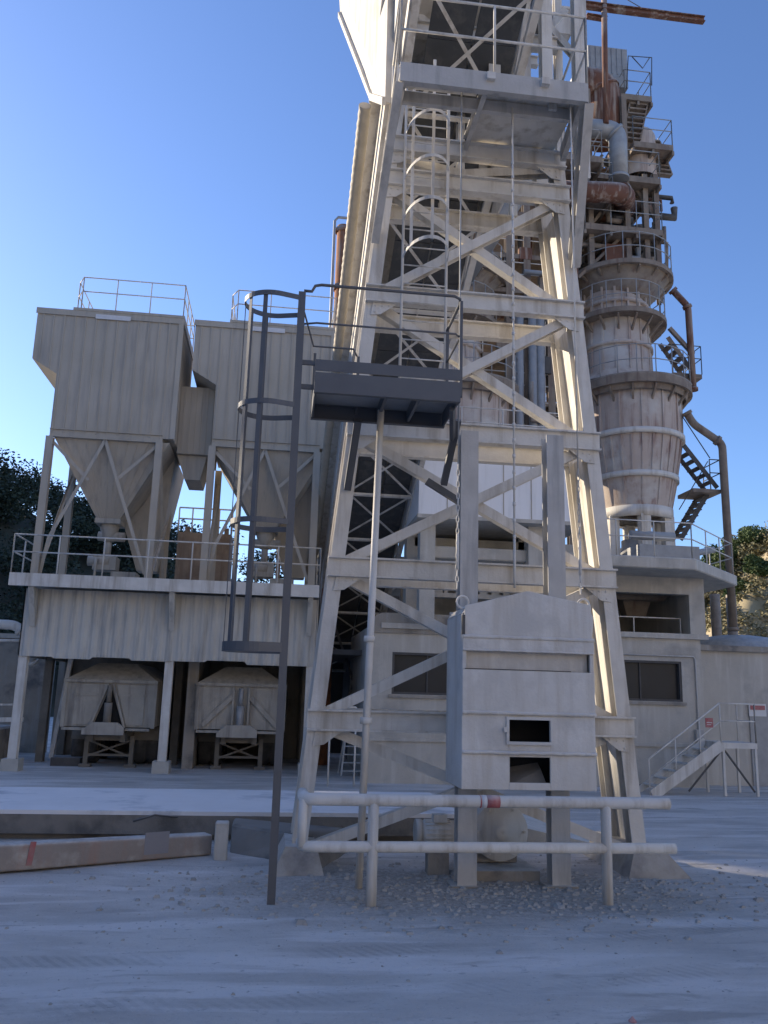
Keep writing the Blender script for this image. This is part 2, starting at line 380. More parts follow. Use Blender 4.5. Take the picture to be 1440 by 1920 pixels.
# ------------------------------------------------------------------ guard rail builder
def railing(m, pts, h=1.05, sp=1.3, r=.022, mids=(.55,), closed=False):
    pts = [V(p) for p in pts]
    segs = list(zip(pts, pts[1:]+([pts[0]] if closed else [])))
    for a, b in segs:
        L_ = (b-a).length; k = max(1, round(L_/sp))
        for i in range(k+1):
            p = a.lerp(b, i/k); m.tube([p, p+V((0, 0, h))], r, 6)
        for z in (h,)+tuple(mm*h for mm in mids): m.tube([a+V((0, 0, z)), b+V((0, 0, z))], r, 6)
    return m
def stairs(m, a, b, w, side, n=None):     # a low, b high, side = unit vector across
    a = V(a); b = V(b); s = V(side)*w
    for o in (V((0, 0, 0)), s): m.beam(a+o, b+o, .03, .15)
    n = n or max(3, int(abs(b.z-a.z)/.21))
    for i in range(1, n):
        p = a.lerp(b, i/n); d = V((b.x-a.x, b.y-a.y, 0)).normalized()*.12
        m.add([p-d, p-d+s, p+d+s, p+d, p-d-V((0, 0, .03)), p-d+s-V((0, 0, .03)), p+d+s-V((0, 0, .03)), p+d-V((0, 0, .03))],
              [(0,1,2,3),(7,6,5,4),(0,4,5,1),(1,5,6,2),(2,6,7,3),(3,7,4,0)])
    return m
def hoop(m, c, r, a0, a1, h=.06, t=.008, n=20, sx=1.0, tail=0, taildir=None):
    # flat strip hoop in the horizontal plane
    c = V(c); pts = [c+V((cos(a0+(a1-a0)*k/n)*r*sx, sin(a0+(a1-a0)*k/n)*r, 0)) for k in range(n+1)]
    if tail: td = V(taildir)*tail; pts = [pts[0]+td]+pts+[pts[-1]+td]
    for k, (p, q) in enumerate(zip(pts, pts[1:])): m.beam(p, q, t, h)
    return m

# ================================================================== TRESTLE TOWER
YF, YR = 11.8, 12.55
tower = thing('trestle_tower', 'tall dusty white lattice trestle with cross braces behind the hanging steel box', 'tower', (3.0, 12.0, 0))
def xl(z, y=YF): # left / right leg lines
    a, b = PY(722, 380, YF), PY(592, 1345, YF); return a.x+(b.x-a.x)*(z-a.z)/(b.z-a.z)
def xr(z, y=YF):
    a, b = PY(1050, 380, YF), PY(1165, 1345, YF); return a.x+(b.x-a.x)*(z-a.z)/(b.z-a.z)
ZT = 12.3
for (Y, fx, zt) in ((YF, xl, 12.2), (YF, xr, 10.7), (YR, xl, ZT), (YR, xr, ZT)):
    m = M(); m.ibeam((fx(0), Y, -.05), (fx(zt), Y, zt), .20, .22, (0, 1, 0), .02); part('leg', m, WST, tower)
levels = [PY(1150, yy, YF).z for yy in (1362, 1088, 836, 596, 384)] + [10.72]
for Y in (YF, YR):
    for i, z in enumerate(levels):
        ov = .12 if Y == YF else 0
        m = M(); m.ibeam((xl(z)-ov, Y-(.12 if Y == YF else -.12), z), (xr(z)+ov, Y-(.12 if Y == YF else -.12), z), .16, .28, (0, 0, 1), .025); part('cross_beam', m, WST, tower)
zs = [0.15]+levels
for fx in (xl, xr):
    for a_, b_ in zip(zs, zs[1:]):
        m = M(); e = .012; m.prism([(fx(a_)-e, YF+.112, a_+.13), (fx(a_)-e, YR-.112, a_+.13), (fx(b_)-e, YR-.112, b_-.13), (fx(b_)-e, YF+.112, b_-.13)], (.024, 0, 0)); part('side_plate', m, WST, tower)
for i in range(len(zs)-1):
    a, b = zs[i], zs[i+1]
    for Y, k in ((YF, 0),):
        m = M(); m.channel((xl(a)+.1, Y+.03, a+.08), (xr(b)-.1, Y+.03, b-.1), .14, .16, (0, 1, 0), .014)
        part('diagonal_brace', m, WST, tower)
        m = M(); m.channel((xr(a)-.1, Y+.13, a+.08), (xl(b)+.1, Y+.13, b-.1), .14, .16, (0, 1, 0), .014)
        part('diagonal_brace', m, WST, tower)
    # gusset plates
    for fx, sg in ((xl, 1), (xr, -1)):
        m = M(); z = b; g0 = YF-.135
        m.prism([(fx(z-.34), g0, z-.34), (fx(z)+sg*.12, g0, z-.32), (fx(z)+sg*.36, g0, z-.14), (fx(z), g0, z-.14)], (0, .014, 0))
        for (du, dz) in ((.06, -.29), (.06, -.19), (.16, -.19), (.26, -.175)): m.tube([(fx(z+dz)+sg*du, g0-.014, z+dz), (fx(z+dz)+sg*du, g0+.001, z+dz)], .014, 6)
        part('gusset_plate', m, WST, tower)
# feet
for (fx, sg, lb) in ((xr, 1, 0), (xl, -1, 0)):
    m = M(); x = fx(.3); y0 = YF-.45; y1 = YR+.4
    m.add([(x-.38, y0-.1, -.1), (x+.6 if sg > 0 else x+.35, y0-.1, -.1), (x+.6 if sg > 0 else x+.35, y1+.1, -.1), (x-.4, y1+.1, -.1),
           (x-.18, y0+.1, .33), (x+.22, y0+.1, .33), (x+.22, y1-.1, .33), (x-.18, y1-.1, .33)],
          [(0,3,2,1),(4,5,6,7),(0,1,5,4),(1,2,6,5),(2,3,7,6),(3,0,4,7)]); part('concrete_footing', m, CONCD, tower)
# upper platform (underside seen)
zp = 10.78; YP = 10.22
pl, pr_ = PY(750, 110, YP).x, PY(1100, 140, YP).x
tl_, tr_ = xl(zp)-.05, xr(zp)+.05
m = M(); m.channel((pl, YP, zp+.02), (pr_, YP, zp+.02), .10, .30, (0, 0, 1), .02, side=1); part('platform_edge_beam', m, DGREY, tower)
m = M(); m.channel((pl+.06, YP+.06, zp), (tl_, YF-.22, zp), .08, .24, (0, 0, 1), .02); part('platform_edge_beam', m, DGREY, tower)
m = M(); m.channel((pr_-.06, YP+.06, zp), (tr_, YF-.22, zp), .08, .24, (0, 0, 1), .02, side=-1); part('platform_edge_beam', m, DGREY, tower)
xm = PY(872, 230, YF-.2).x
m = M(); m.channel((xm, YP+.06, zp), (xm, YF-.22, zp), .07, .22, (0, 0, 1), .018); part('platform_joist', m, DGREY, tower)
m = M(); m.box((pl+.08, YP+.42, zp-.09), (pr_-.08, YP+.50, zp+.09)); part('platform_joist', m, DGREY, tower)
m = M(); m.box((xm+.05, YP+.08, zp+.125), (pr_-.02, YF-.1, zp+.14)); m.box((pl+.02, YP+.08, zp+.125), (xm-.05, YP+.42, zp+.14)); part('platform_floor', m, WST, tower)
m = M()
for (x, y) in ((920, 142), (1022, 152), (905, 205), (965, 208), (1035, 200)):
    p = PZ(x, y, zp+.1); m = M(); m.box((p.x-.06, p.y-.05, zp+.02), (p.x+.06, p.y+.05, zp+.13)); part('cable_bracket', m, WST, tower)
m = M(); m.channel((pl, YP+.02, zp-.1), (xl(9.0)-.08, YF-.12, 9.0), .12, .18, (0, 1, 0), .02); part('platform_strut', m, DGREY, tower)
m = M(); m.channel((pr_, YP+.02, zp-.1), (xr(8.9)+.05, YF-.12, 8.9), .14, .20, (0, 1, 0), .02); part('platform_strut', m, DGREY, tower)
m = M(); railing(m, [(tl_, YF-.2, zp+.14), (pl, YP, zp+.17), (pr_, YP, zp+.17), (tr_, YF-.2, zp+.14)], 1.15, 1.25, .02, (.5,)); part('guardrail', m, WST, tower)
# caged ladder on the front face
lx0, lx1 = PY(757, 400, 11.55).x, PY(838, 400, 11.55).x
lt = part('caged_ladder', M().tube([(lx0, 11.55, 6.1), (lx0, 11.55, 11.9)], .022, 8).tube([(lx1, 11.55, 6.1), (lx1, 11.55, 11.9)], .022, 8), WST, tower)
m = M()
for k in range(19): part('rung', M().tube([(lx0, 11.55, 6.2+k*.3), (lx1, 11.55, 6.2+k*.3)], .011, 6), WST, lt)
for yy in (452, 378, 300, 215):
    z = PY(800, yy, 11.0).z
    m = M(); cx = (lx0+lx1)/2; hoop(m, (cx, 11.5, z), (lx1-lx0)/2, pi, 2*pi, .05, .007, 16, 1.0)
    for v in m.v: v.y = 11.5+(v.y-11.5)*1.9
    part('cage_hoop', m, WST, lt)
for xx in (0.0, -.27, .27):
    m = M(); y = 11.5-sqrt(max(0, .33**2-xx*xx))*1.75; z0 = PY(800, 452, 11.0).z; m.beam((cx+xx, y+.01, z0), (cx+xx, y+.01, 11.7), .045, .006, (0, 1, 0)); part('cage_strap', m, WST, lt)
# vertical white post pipe left of centre (x ~ 685)
p0 = PZ(672, 1668, 0); m = M(); m.tube([(p0.x, p0.y, -.1), (p0.x+.1, p0.y, 5.95)], .046, 10); m.tube([(p0.x+.028, p0.y, 1.9), (p0.x+.03, p0.y, 1.98)], .075, 10); m.tube([(p0.x+.035, p0.y, 2.9), (p0.x+.04, p0.y, 2.97)], .07, 10)
part('support_post', m, WST, tower)

# ================================================================== GUIDE RAILS, BOX
for (xb, yb, xt, yt, lb) in ((872, 1660, 877, 812, 'left steel guide post standing behind the hanging box'), (1048, 1660, 1033, 820, 'right steel guide post standing behind the hanging box')):
    p = PZ(xb, yb, 0); zt = PY(xt, yt, p.y).z
    t = thing('guide_post', lb, 'post', (p.x, p.y, 0), 'guide posts of the hanging box')
    part('post', M().ibeam((p.x, p.y, -.1), (p.x, p.y, zt), .24, .22, (0, 1, 0), .016), DGREY, t)
    part('base_plate', M().box((p.x-.2, p.y-.16, -.02), (p.x+.2, p.y+.16, .02)), CONCD, t)
BY = 10.25; BB = 11.2
a = PY(865, 1480, BY); b = PY(1119, 1482, BY); x0, x1 = a.x, b.x; z0 = a.z
zt0 = PY(865, 1135, BY).z; ztm = PY(985, 1108, BY).z; zt1 = PY(1106, 1135, BY).z
box = thing('hanging_steel_box', 'large dusty white riveted steel counterweight box with two square openings hanging on chains', 'counterweight', ((x0+x1)/2, (BY+BB)/2, z0))
zs_ = lambda y: PY(990, y, BY).z
zc1, zc2, zc3, zc4, zc5, zc6 = zs_(1197), zs_(1222), zs_(1258), zs_(1262), zs_(1338), zs_(1412)
# body: front skin pieces around the openings
ox0, ox1 = PY(954, 1370, BY).x, PY(1031, 1370, BY).x
oz0, oz1 = zs_(1391), zs_(1350); qz0, qz1 = zs_(1468), zs_(1420); qx0, qx1 = PY(956, 1440, BY).x, PY(1031, 1440, BY).x
body = M(); T = .03
xa = x0+.02
# front bands: each a plate lapped over the lower one
def fp(m, xA, xB, zA, zB, off=0): m.box((xA, BY-off, zA), (xB, BY-off+T, zB))
fp(body, x0, ox0, z0, zc5, 0); fp(body, ox1, x1, z0, zc5, 0)
fp(body, ox0, ox1, z0, qz0); fp(body, ox0, ox1, qz1, oz0); fp(body, ox0, ox1, oz1, zc5)
if qx0 > ox0: fp(body, ox0, qx0, qz0, qz1)
body.box((x0, BY-.018, zc5+.002), (x1, BY+T, zc3))
body.box((x0+.05, BY+.09, zc3), (x1-.05, BY+.12, zc2))      # recessed strip
body.box((x0, BY+.0, zc3), (x0+.05, BY+T, zc2)); body.box((x1-.05, BY, zc3), (x1, BY+T, zc2))
body.box((x0, BY-.02, zc2), (x1, BY+T, zc1))
body.prism([(x0, BY-.005, zc1+.002), (x1-.02, BY-.005, zc1+.002), (x1-.02, BY-.005, zt1), ((x0+x1)/2, BY-.005, ztm), (x0+.03, BY-.005, zt0)], (0, T, 0))
# sides, back, bottom, gable roof
body.box((x0, BY+T, z0), (x0+T, BB, zt0-.1)); body.box((x1-T, BY+T, z0), (x1, BB, zt1-.1)); body.box((x0+T, BB-T, z0), (x1-T, BB, zt0))
body.box((x0+T, BY+T, z0+.002), (x1-T, BB-T, z0+T))
body.prism([(x0+.0, BY+T, zt0-.1), (x0+.06, BY+T, zt0-.01), ((x0+x1)/2, BY+T, ztm-.01), (x1-.04, BY+T, zt1-.01), (x1, BY+T, zt1-.1), (x1-.05, BY+T, zt1-.08), ((x0+x1)/2, BY+T, ztm-.05), (x0+.05, BY+T, zt0-.08)], (0, BB-BY-T, 0))
o = part('shell', body, WBOX, box)
bv = o.modifiers.new('b', 'BEVEL'); bv.width = .006; bv.segments = 1; bv.limit_method = 'ANGLE'
for z, nm in ((zc1, 0), (zc5, 0), (zc6, 0), (zc2, 1)):
    m = M(); N = 60; pts = []
    for k in range(N+1): x = x0-.004+(x1-x0+.008)*k/N; pts.append((x, BY-.018+.006*noise.noise(V((x*7, z, 0))), z+.006*noise.noise(V((x*9, z, 3)))))
    m.tube(pts, .024 if nm == 0 else .012, 6); part('weld_seam', m, WBOX, box)
m = M()
fr = .035
for (xA, xB, zA, zB, f2) in ((ox0, ox1, oz0, oz1, 1),):
    for (p, q) in (((xA-fr, BY-.03, zA-fr), (xB+fr, BY-.002, zA)), ((xA-fr, BY-.03, zB), (xB+fr, BY-.002, zB+fr)), ((xA-fr, BY-.03, zA+.001), (xA, BY-.002, zB-.001)), ((xB, BY-.03, zA+.001), (xB+fr, BY-.002, zB-.001))): m.box(p, q)
m.box((ox0-.07, BY-.05, (oz0+oz1)/2-.02), (ox0-.02, BY-.031, (oz0+oz1)/2+.04))
part('opening_frame', m, WBOX, box)
m = M(); m.box((x0+.2, BY+.5, z0+.04), (x1-.2, BY+.52, zc5)); part('shade_plate', m, BLK, box)  # black plate added as the darkness behind the openings
m = M(); m.add([(qx0, BY+.1, qz0-.05), (qx1, BY+.1, qz0-.05), (qx1, BY+.49, qz0-.05), (qx0, BY+.49, qz0-.05), (qx0+.05, BY+.35, qz0+.06), (qx1-.02, BY+.3, qz0+.14), (qx1, BY+.49, qz0+.2), (qx0, BY+.49, qz0+.12)], [(0,3,2,1),(4,5,6,7),(0,1,5,4),(1,2,6,5),(2,3,7,6),(3,0,4,7)]); part('sediment_heap', m, PITC, box)
m = M(); m.box((x0+T, BY-.012, zc3+.002), (x1-.3, BY-.0185, zc3+.012)); part('slot_edge', m, KDARK, box)
m = M(); m.box((x0-.006, BY-.03, zc1+.02), (x0+.025, BY+.03, zc1+.26)); part('hinge', m, KDARK, box)
lug_pts = [(x0+.02, BY+.10, zt0+.02), (x1-.08, BY+.10, zt1-.02)]
for p in lug_pts:
    m = M(); c = V(p); m.tube([c+V((cos(t_)*.075, 0, sin(t_)*.075+.03)) for t_ in [k*pi*2/14 for k in range(14)]], .016, 7, closed=True); part('lifting_ring', m, WST, box)
m = M(); m.tube([(x1-.01, BY+.2, zt1-.35), (x1+.06, BY+.2, zt1-.33), (x1+.07, BY+.2, zt1-.12), (x1-.01, BY+.2, zt1-.08)], .014, 6); part('side_handle', m, WST, box)
# hanging chains
def chain(p, q, m, link=.075, r=.0065):
    p = V(p); q = V(q); n_ = int((q-p).length/link)
    for k in range(n_):
        c = p.lerp(q, (k+.5)/n_); a = V((1, 0, 0)) if k % 2 else V((0, 1, 0))
        m.tube([c+a*(cos(t_)*.018)+V((0, 0, sin(t_)*.048)) for t_ in [j*pi/4 for j in range(8)]], r, 5, closed=True)
top = zp
cabs = []
for i, (xb, yb, xt, yt, Y, cut) in enumerate(((857, 1112, 878, 190, BY+.10, 870), (965, 1105, 958, 190, BY+.35, 1010), (1089, 1122, 1068, 300, BY+.10, 880))):
    pb = PY(xb, yb, Y); pt = V((pb.x, Y, zp-.02)); zc_ = PY(xb, cut, Y).z
    lb = ('left suspension cable ending in a chain at the box corner', 'middle suspension cable running down to the box ridge', 'right suspension cable with chain hooked to the box corner')[i]
    t = thing('suspension_cable', lb, 'cable', (pb.x, Y, pb.z), 'cables holding the box')
    m = M(); m.tube([(pb.x, Y, zc_), pt], .011 if i != 1 else .014, 6); part('cable', m, GAL if i == 0 else WST, t)
    m = M()
    if i == 1:
        m.tube([(pb.x, Y, pb.z+.02), (pb.x, Y, zc_)], .018, 7)
        for k in range(26):
            z = zc_+k*.22; m.tube([(pb.x, Y, z), (pb.x, Y, z+.05)], .022, 6)
        part('turnbuckle_rod', m, WST, t)
    else:
        chain((pb.x, Y, pb.z+.06), (pb.x, Y, zc_), m); part('chain', m, WST, t)
        m = M(); m.tube([(pb.x, Y, pb.z+.30), (pb.x, Y, pb.z+.75)], .02, 7); part('turnbuckle', m, WST, t)

# ================================================================== FRONT PIPE BARRIER
pa, pb_ = PZ(692, 1690, 0), PZ(1152, 1704, 0); yb_ = (pa.y+pb_.y)/2
bar = thing('pipe_barrier', 'thick dusty white tubular guard barrier in front of the box', 'barrier', (2.6, yb_, 0))
zt_, zm_ = PY(700, 1500, yb_).z, PY(700, 1588, yb_).z
xL0, xLb, xR, xRb = PY(572, 1497, yb_).x, PY(563, 1584, yb_).x, PY(1254, 1508, yb_).x, PY(1266, 1597, yb_).x
xA = (xL0+xLb)/2
part('top_pipe', M().tube([(xA, yb_+.35, zt_+.02), (xA, yb_+.12, zt_+.01), (xA+.05, yb_+.02, zt_), (xA+.15, yb_, zt_), (xR-.1, yb_, zt_), (xR, yb_, zt_)], .067, 14), WST, bar)
part('lower_pipe', M().tube([(xA, yb_+.3, zm_), (xA, yb_+.12, zm_), (xA+.05, yb_+.02, zm_), (xA+.15, yb_, zm_), (xRb, yb_, zm_)], .060, 14), WST, bar)
for p in (pa, pb_): part('post', M().tube([(p.x, yb_, -.1), (p.x, yb_, zt_)], .06, 14), WST, bar)
part('end_pipe', M().tube([(xA, yb_+.02, zm_), (xA, yb_+.02, zt_)], .05, 12), WST, bar)
pt = PY(915, 1505, yb_)
t = thing('barrier_tape', 'torn red and white tape wrapped round the top pipe of the barrier', 'tape', (pt.x, yb_, zt_))
part('red_wrap', M().tube([(pt.x-.02, yb_, zt_), (pt.x+.13, yb_, zt_)], .0705, 14), RED, t)
part('red_wrap', M().tube([(pt.x-.10, yb_, zt_), (pt.x-.085, yb_, zt_)], .0706, 14), RED, t)
part('white_wrap', M().tube([(pt.x-.08, yb_, zt_), (pt.x-.022, yb_, zt_)], .0704, 14), TAPEW, t)

# ================================================================== GREY CAGED LADDER WITH PLATFORM
pl0 = PZ(508, 1695, 0); LX, LY = pl0.x, pl0.y
gl = thing('caged_access_ladder', 'new dark grey caged ladder with a walkway platform and handrails, left of the box', 'ladder', (LX, LY, 0))
# the ladder is seen edge on: near and far stile
zTop = PY(572, 548, LY).z
for dy in (0, .48):
    part('stile', M().box((LX-.045, LY+dy-.02, -.05 if dy == 0 else 2.55), (LX+.045, LY+dy+.02, zTop)), GREY, gl)
m = M()
for k in range(16): part('rung', M().tube([(LX, LY, 2.6+k*.28), (LX, LY+.48, 2.6+k*.28)], .012, 6), GREY, gl)
cyc = LY+.24; cr_ = .36
hz = [PY(505, yy, cyc).z for yy in (1215, 984, 768, 570)]
for i, z in enumerate(hz):
    rr = cr_ ; cxx = LX-.36
    pts = [V((cxx-cos(t_)*rr, cyc+sin(t_)*rr*.95, z)) for t_ in [(-110+220*k/26)*pi/180 for k in range(27)]]
    pts = [V((LX-.03, LY-.02, z))]+pts+[V((LX-.03, LY+.5, z))]
    if i == 0: hh_ = .11
    else: hh_ = .065
    m = M()
    for p, q in zip(pts, pts[1:]): m.beam(p, q, .010, hh_)
    part('cage_hoop', m, GREY, gl)
for ang in (-75, -38, 0, 38, 75):
    x = LX-.36-cos(radians(ang))*.348; y = cyc+sin(radians(ang))*.33
    d = V((cos(radians(ang)), -sin(radians(ang)), 0))
    m = M(); m.beam((x, y, hz[0]), (x, y, hz[-1]), .055, .008, d); part('cage_strap', m, GREY, gl)
# platform
PZf = PY(700, 745, LY).z; X0p, X1p = PY(588, 745, LY).x, PY(862, 750, LY).x
part('platform_front_beam', M().channel((X0p, LY-.02, PZf+.13), (X1p, LY-.02, PZf+.13), .07, .26, (0, 0, 1), .012, side=1), GREY, gl)
part('platform_rear_beam', M().channel((X0p, LY+1.0, PZf+.10), (X1p, LY+1.0, PZf+.10), .07, .22, (0, 0, 1), .012, side=-1), GREY, gl)
for x in (X0p+.02, X1p-.02): part('platform_end_beam', M().box((x-.012, LY+.02, PZf), (x+.012, LY+.98, PZf+.24)), GREY, gl)
for xx in (716, 775): x = PY(xx, 780, LY+.5).x; part('platform_joist', M().box((x-.02, LY+.02, PZf+.03), (x+.02, LY+.98, PZf+.19)), GREY, gl)
m = M()
m.box((X0p+.03, LY+.02, PZf+.20), (X0p+.95, LY+.98, PZf+.215))
for k in range(24): y = LY+.05+k*.04; m.box((X0p+.95, y, PZf+.195), (X1p-.03, y+.028, PZf+.22))
part('platform_floor', m, GAL, gl)
ztk1 = PY(700, 684, LY).z; ztk0 = PZf+.285
part('kick_plate', M().box((X0p, LY-.05, ztk0), (X1p, LY-.035, ztk1)), GREY, gl)
part('kick_plate', M().box((X0p, LY+1.03, PZf+.3), (X1p, LY+1.04, PZf+.46)), GREY, gl)
for dz in (.10, .42): part('link_bar', M().box((LX+.04, LY+.05, PZf+dz-.03), (X0p, LY+.08, PZf+dz+.03)), GREY, gl)
zr1, zr2 = PY(700, 548, LY).z, PY(700, 614, LY).z
m = M(); m.tube([(LX+.02, LY, zr1-.06), (LX+.12, LY, zr1-.06), (LX+.16, LY, zr1+.02), (LX+.24, LY, zr1+.04), (X1p-.08, LY, zr1+.04), (X1p, LY+.03, zr1+.02), (X1p+.02, LY+.14, zr1), (X1p+.02, LY+.95, zr1)], .02, 8); part('handrail', m, GREY, gl)
m = M(); m.tube([(LX+.02, LY, zr2-.03), (LX+.2, LY, zr2), (X1p-.06, LY, zr2), (X1p+.02, LY+.1, zr2), (X1p+.02, LY+.95, zr2)], .014, 8); part('handrail', m, GREY, gl)
m = M(); m.tube([(LX+.02, LY+.48, zr1-.05), (LX+.2, LY+.98, zr2+.1), (X0p+.55, LY+.98, zr2+.1), (X0p+.60, LY+.98, zr2)], .014, 8); part('handrail', m, GREY, gl)
for x, y in ((X1p+.02, LY+.05), (X1p+.02, LY+.95), (X0p+.62, LY+1.0), (X0p+.02, LY+1.0)): part('rail_post', M().box((x-.02, y-.02, PZf+.1), (x+.02, y+.02, zr1 if x > X1p else zr2)), GREY, gl)
# struts down to the trestle
q0 = PY(672, 770, LY+.95); q1 = PY(652, 915, YF-.2)
part('strut', M().beam((q0.x, LY+.95, PZf), (q1.x, YF-.16, q1.z), .10, .10, (0, 1, 0)), GREY, gl)
q0 = PY(845, 800, LY+.95); q1 = PY(832, 908, YF-.3)
part('strut', M().beam((q0.x+.1, LY+.95, PZf+.1), (q1.x, YF-.3, q1.z), .09, .09, (0, 1, 0)), GREY, gl)
part('strut', M().beam((X1p-.05, LY+.2, PZf), (q1.x+.1, YF-.4, q1.z+.5), .06, .06, (0, 1, 0)), GREY, gl)
q2 = PY(800, 902, YF-.25); q3 = PY(868, 945, YF-.25)
part('clamp_bar', M().beam(q2, q3, .09, .09, (0, 1, 0)), GREY, gl)

# ================================================================== BELT CONVEYOR GALLERY
XL, XR = 1.62, 3.5
def cz(Y): return 17.8-.47*Y
conv = thing('conveyor_gallery', 'inclined belt conveyor gallery with lattice underside climbing over the trestle', 'conveyor', (XL, 30, 3.5))
Y0c, Y1c = 31.5, 10.6
zd = V((0, 1, -.47)).normalized()
nrm = V((0, .47, 1)).normalized()
for x in (XL, XR):
    for dz in (0, .95):
        m = M(); m.angle(V((x, Y0c, cz(Y0c)))+nrm*dz, V((x, Y1c, cz(Y1c)))+nrm*dz, .13, nrm, .016); part('chord', m, WST, conv)
NB = 11; ys = [Y0c+(Y1c-Y0c)*k/NB for k in range(NB+1)]
for i, y in enumerate(ys):
    m = M(); m.beam((XL, y, cz(y)-.0), (XR, y, cz(y)-.0), .07, .07, nrm); part('cross_member', m, WST, conv)
    if i < NB:
        y2 = ys[i+1]
        part('underside_brace', M().beam((XL+.06, y, cz(y)+.03), (XR-.06, y2, cz(y2)+.03), .06, .01, nrm), WST, conv)
        part('underside_brace', M().beam((XR-.06, y, cz(y)+.05), (XL+.06, y2, cz(y2)+.05), .06, .01, nrm), WST, conv)
        for x in (XL, XR):
            part('side_brace', M().beam(V((x, y, cz(y))), V((x, y2, cz(y2)))+nrm*.95, .05, .05, (1, 0, 0)), WST, conv)
            part('side_post', M().beam(V((x, y, cz(y))), V((x, y, cz(y)))+nrm*.95, .06, .06, (1, 0, 0)), WST, conv)
def slab(m, xa, xb, n0, n1, ya=Y0c, yb=Y1c):
    A = [V((x, ya, cz(ya)))+nrm*n for x, n in ((xa, n0), (xb, n0), (xb, n1), (xa, n1))]
    B = [V((x, yb, cz(yb)))+nrm*n for x, n in ((xa, n0), (xb, n0), (xb, n1), (xa, n1))]
    return m.add(A+B, [(0,1,2,3),(7,6,5,4),(0,4,5,1),(1,5,6,2),(2,6,7,3),(3,7,4,0)])
m = M()
for k in range(24):
    ya = Y0c+(Y1c-Y0c)*k/24; yb2 = Y0c+(Y1c-Y0c)*(k+.985)/24
    slab(m, XL+.30, XL+1.02, .30, .33, ya, yb2); slab(m, XL+1.07, XR-.1, .34, .37, ya, yb2)
part('belt_pan', m, BELT, conv)
m = M(); slab(m, XL-.22, XL-.02, .55, 1.5); slab(m, XL-.42, XL-.22, 1.46, 1.5); part('side_cover', m, WST, conv)
m = M(); slab(m, XR+.02, XR+.06, .75, 1.5); slab(m, XL+.0, XR+.02, 1.5, 1.54); part('cover_sheet', m, WST, conv)
m = M(); slab(m, XL-.10, XL-.04, .02, .30); part('side_plate', m, WST, conv)
# walkway handrail of the left side
m = M()
for k in range(18):
    y = Y0c+(Y1c-Y0c)*k/17; p = V((XL-.42, y, cz(y)))+nrm*1.45; part('side_bracket', M().tube([p, p+V((0, 0, .5))], .02, 5), WST, conv)
# support bents further down
for y in (27.5,):
    for x in (XL+.1, XR-.1): part('support_leg', M().ibeam((x, y, -.1), (x, y, cz(y)-.07), .18, .2, (0, 1, 0), .02), KDARK, conv)
    part('support_brace', M().beam((XL+.2, y, .6), (XR-.2, y, cz(y)-.4), .08, .02, (0, 1, 0)), KDARK, conv)
    part('support_brace', M().beam((XR-.2, y+.05, .6), (XL+.2, y+.05, cz(y)-.4), .08, .02, (0, 1, 0)), KDARK, conv)
# head structure on the trestle top
head = thing('conveyor_head_frame', 'sunlit white steel head frame and chute box on top of the trestle', 'frame', (2.5, 12.2, 12.3))
for (px, Y, wd) in ((925, 12.0, .20), (985, 12.1, .12), (1022, 11.9, .18), (1085, 12.3, .22), (865, 12.8, .12)):
    p = PY(px, 60, Y); part('column', M().ibeam((p.x, Y, 10.85), (p.x, Y, 15.5), wd, .2, (0, 1, 0), .02), WST, head)
for (za, xa_, xb_, Y) in ((12.25, XL-.3, 4.2, 12.5), (13.35, XL, 4.3, 12.2), (14.3, XL-.3, 4.3, 11.5)):
    part('cross_beam', M().ibeam((xa_, Y, za), (xb_, Y, za), .14, .26, (0, 0, 1), .02), WST, head)
for (ax, ay, bx, by, Y) in ((770, 20, 870, 100, 12.3), (860, 110, 935, 40, 12.4), (1000, 20, 1090, 120, 12.6), (1060, 20, 960, 130, 12.9), (780, 60, 860, 20, 12.7)):
    part('brace', M().channel(PY(ax, ay, Y), PY(bx, by, Y), .12, .10, (0, 1, 0), .016), WST, head)
for (px, Y, wd) in ((800, 13.4, .14), (835, 14.2, .16), (905, 13.6, .16), (960, 14.6, .14), (1045, 13.8, .14)):
    p = PY(px, 60, Y); part('column', M().ibeam((p.x, Y, 11.2), (p.x, Y, 16.5), wd, .16, (0, 1, 0), .02), WST, head)
for (za, Y) in ((14.2, 13.6), (15.2, 14.4), (13.2, 13.0)):
    part('cross_beam', M().ibeam((XL+.2, Y, za), (4.4, Y, za), .12, .2, (0, 0, 1), .02), WST, head)
for k in range(6):
    p = PY(790+k*52, 70-(k % 3)*30, 13+.3*k); part('access_plate', M().box((p.x-.22, 13+.3*k, p.z-.05), (p.x+.3, 13.5+.3*k, p.z)), (KDARK, WST)[k % 2], head)
part('side_wall', M().box((XR+.1, 12.9, 10.9), (XR+.14, 15.0, 15)), WST, head)
nt_, nb_ = PY(728, -40, 11.9), PY(722, 190, 11.9); ft_, fm_, fb_ = PY(634, -40, 15.6), PY(638, 28, 15.6), PY(698, 182, 13.6)
m = M(); m.prism([nt_, ft_, fm_, fb_, nb_], (.35, .1, 0)); part('chute_box', m, WST, head)
m = M(); m.beam(fm_+V((-.02, 0, 0)), fb_+V((-.02, 0, 0)), .06, .12, (0, 1, 0)); m.beam(fb_+V((-.02, 0, 0)), nb_+V((-.02, 0, 0)), .06, .12, (0, 1, 0)); part('chute_flange', m, WST, head)
rr_ = random.Random(11)
for k in range(7):
    px = 800+k*42; Y = 13.2+rr_.random(); p = PY(px, rr_.uniform(-20, 60), Y)
    m = M(); m.box((p.x-.15, Y, p.z-.2), (p.x+.2, Y+.3, p.z+.25)); part('drive_housing', m, (WST, KDARK, WST, RUST)[k % 4], head)
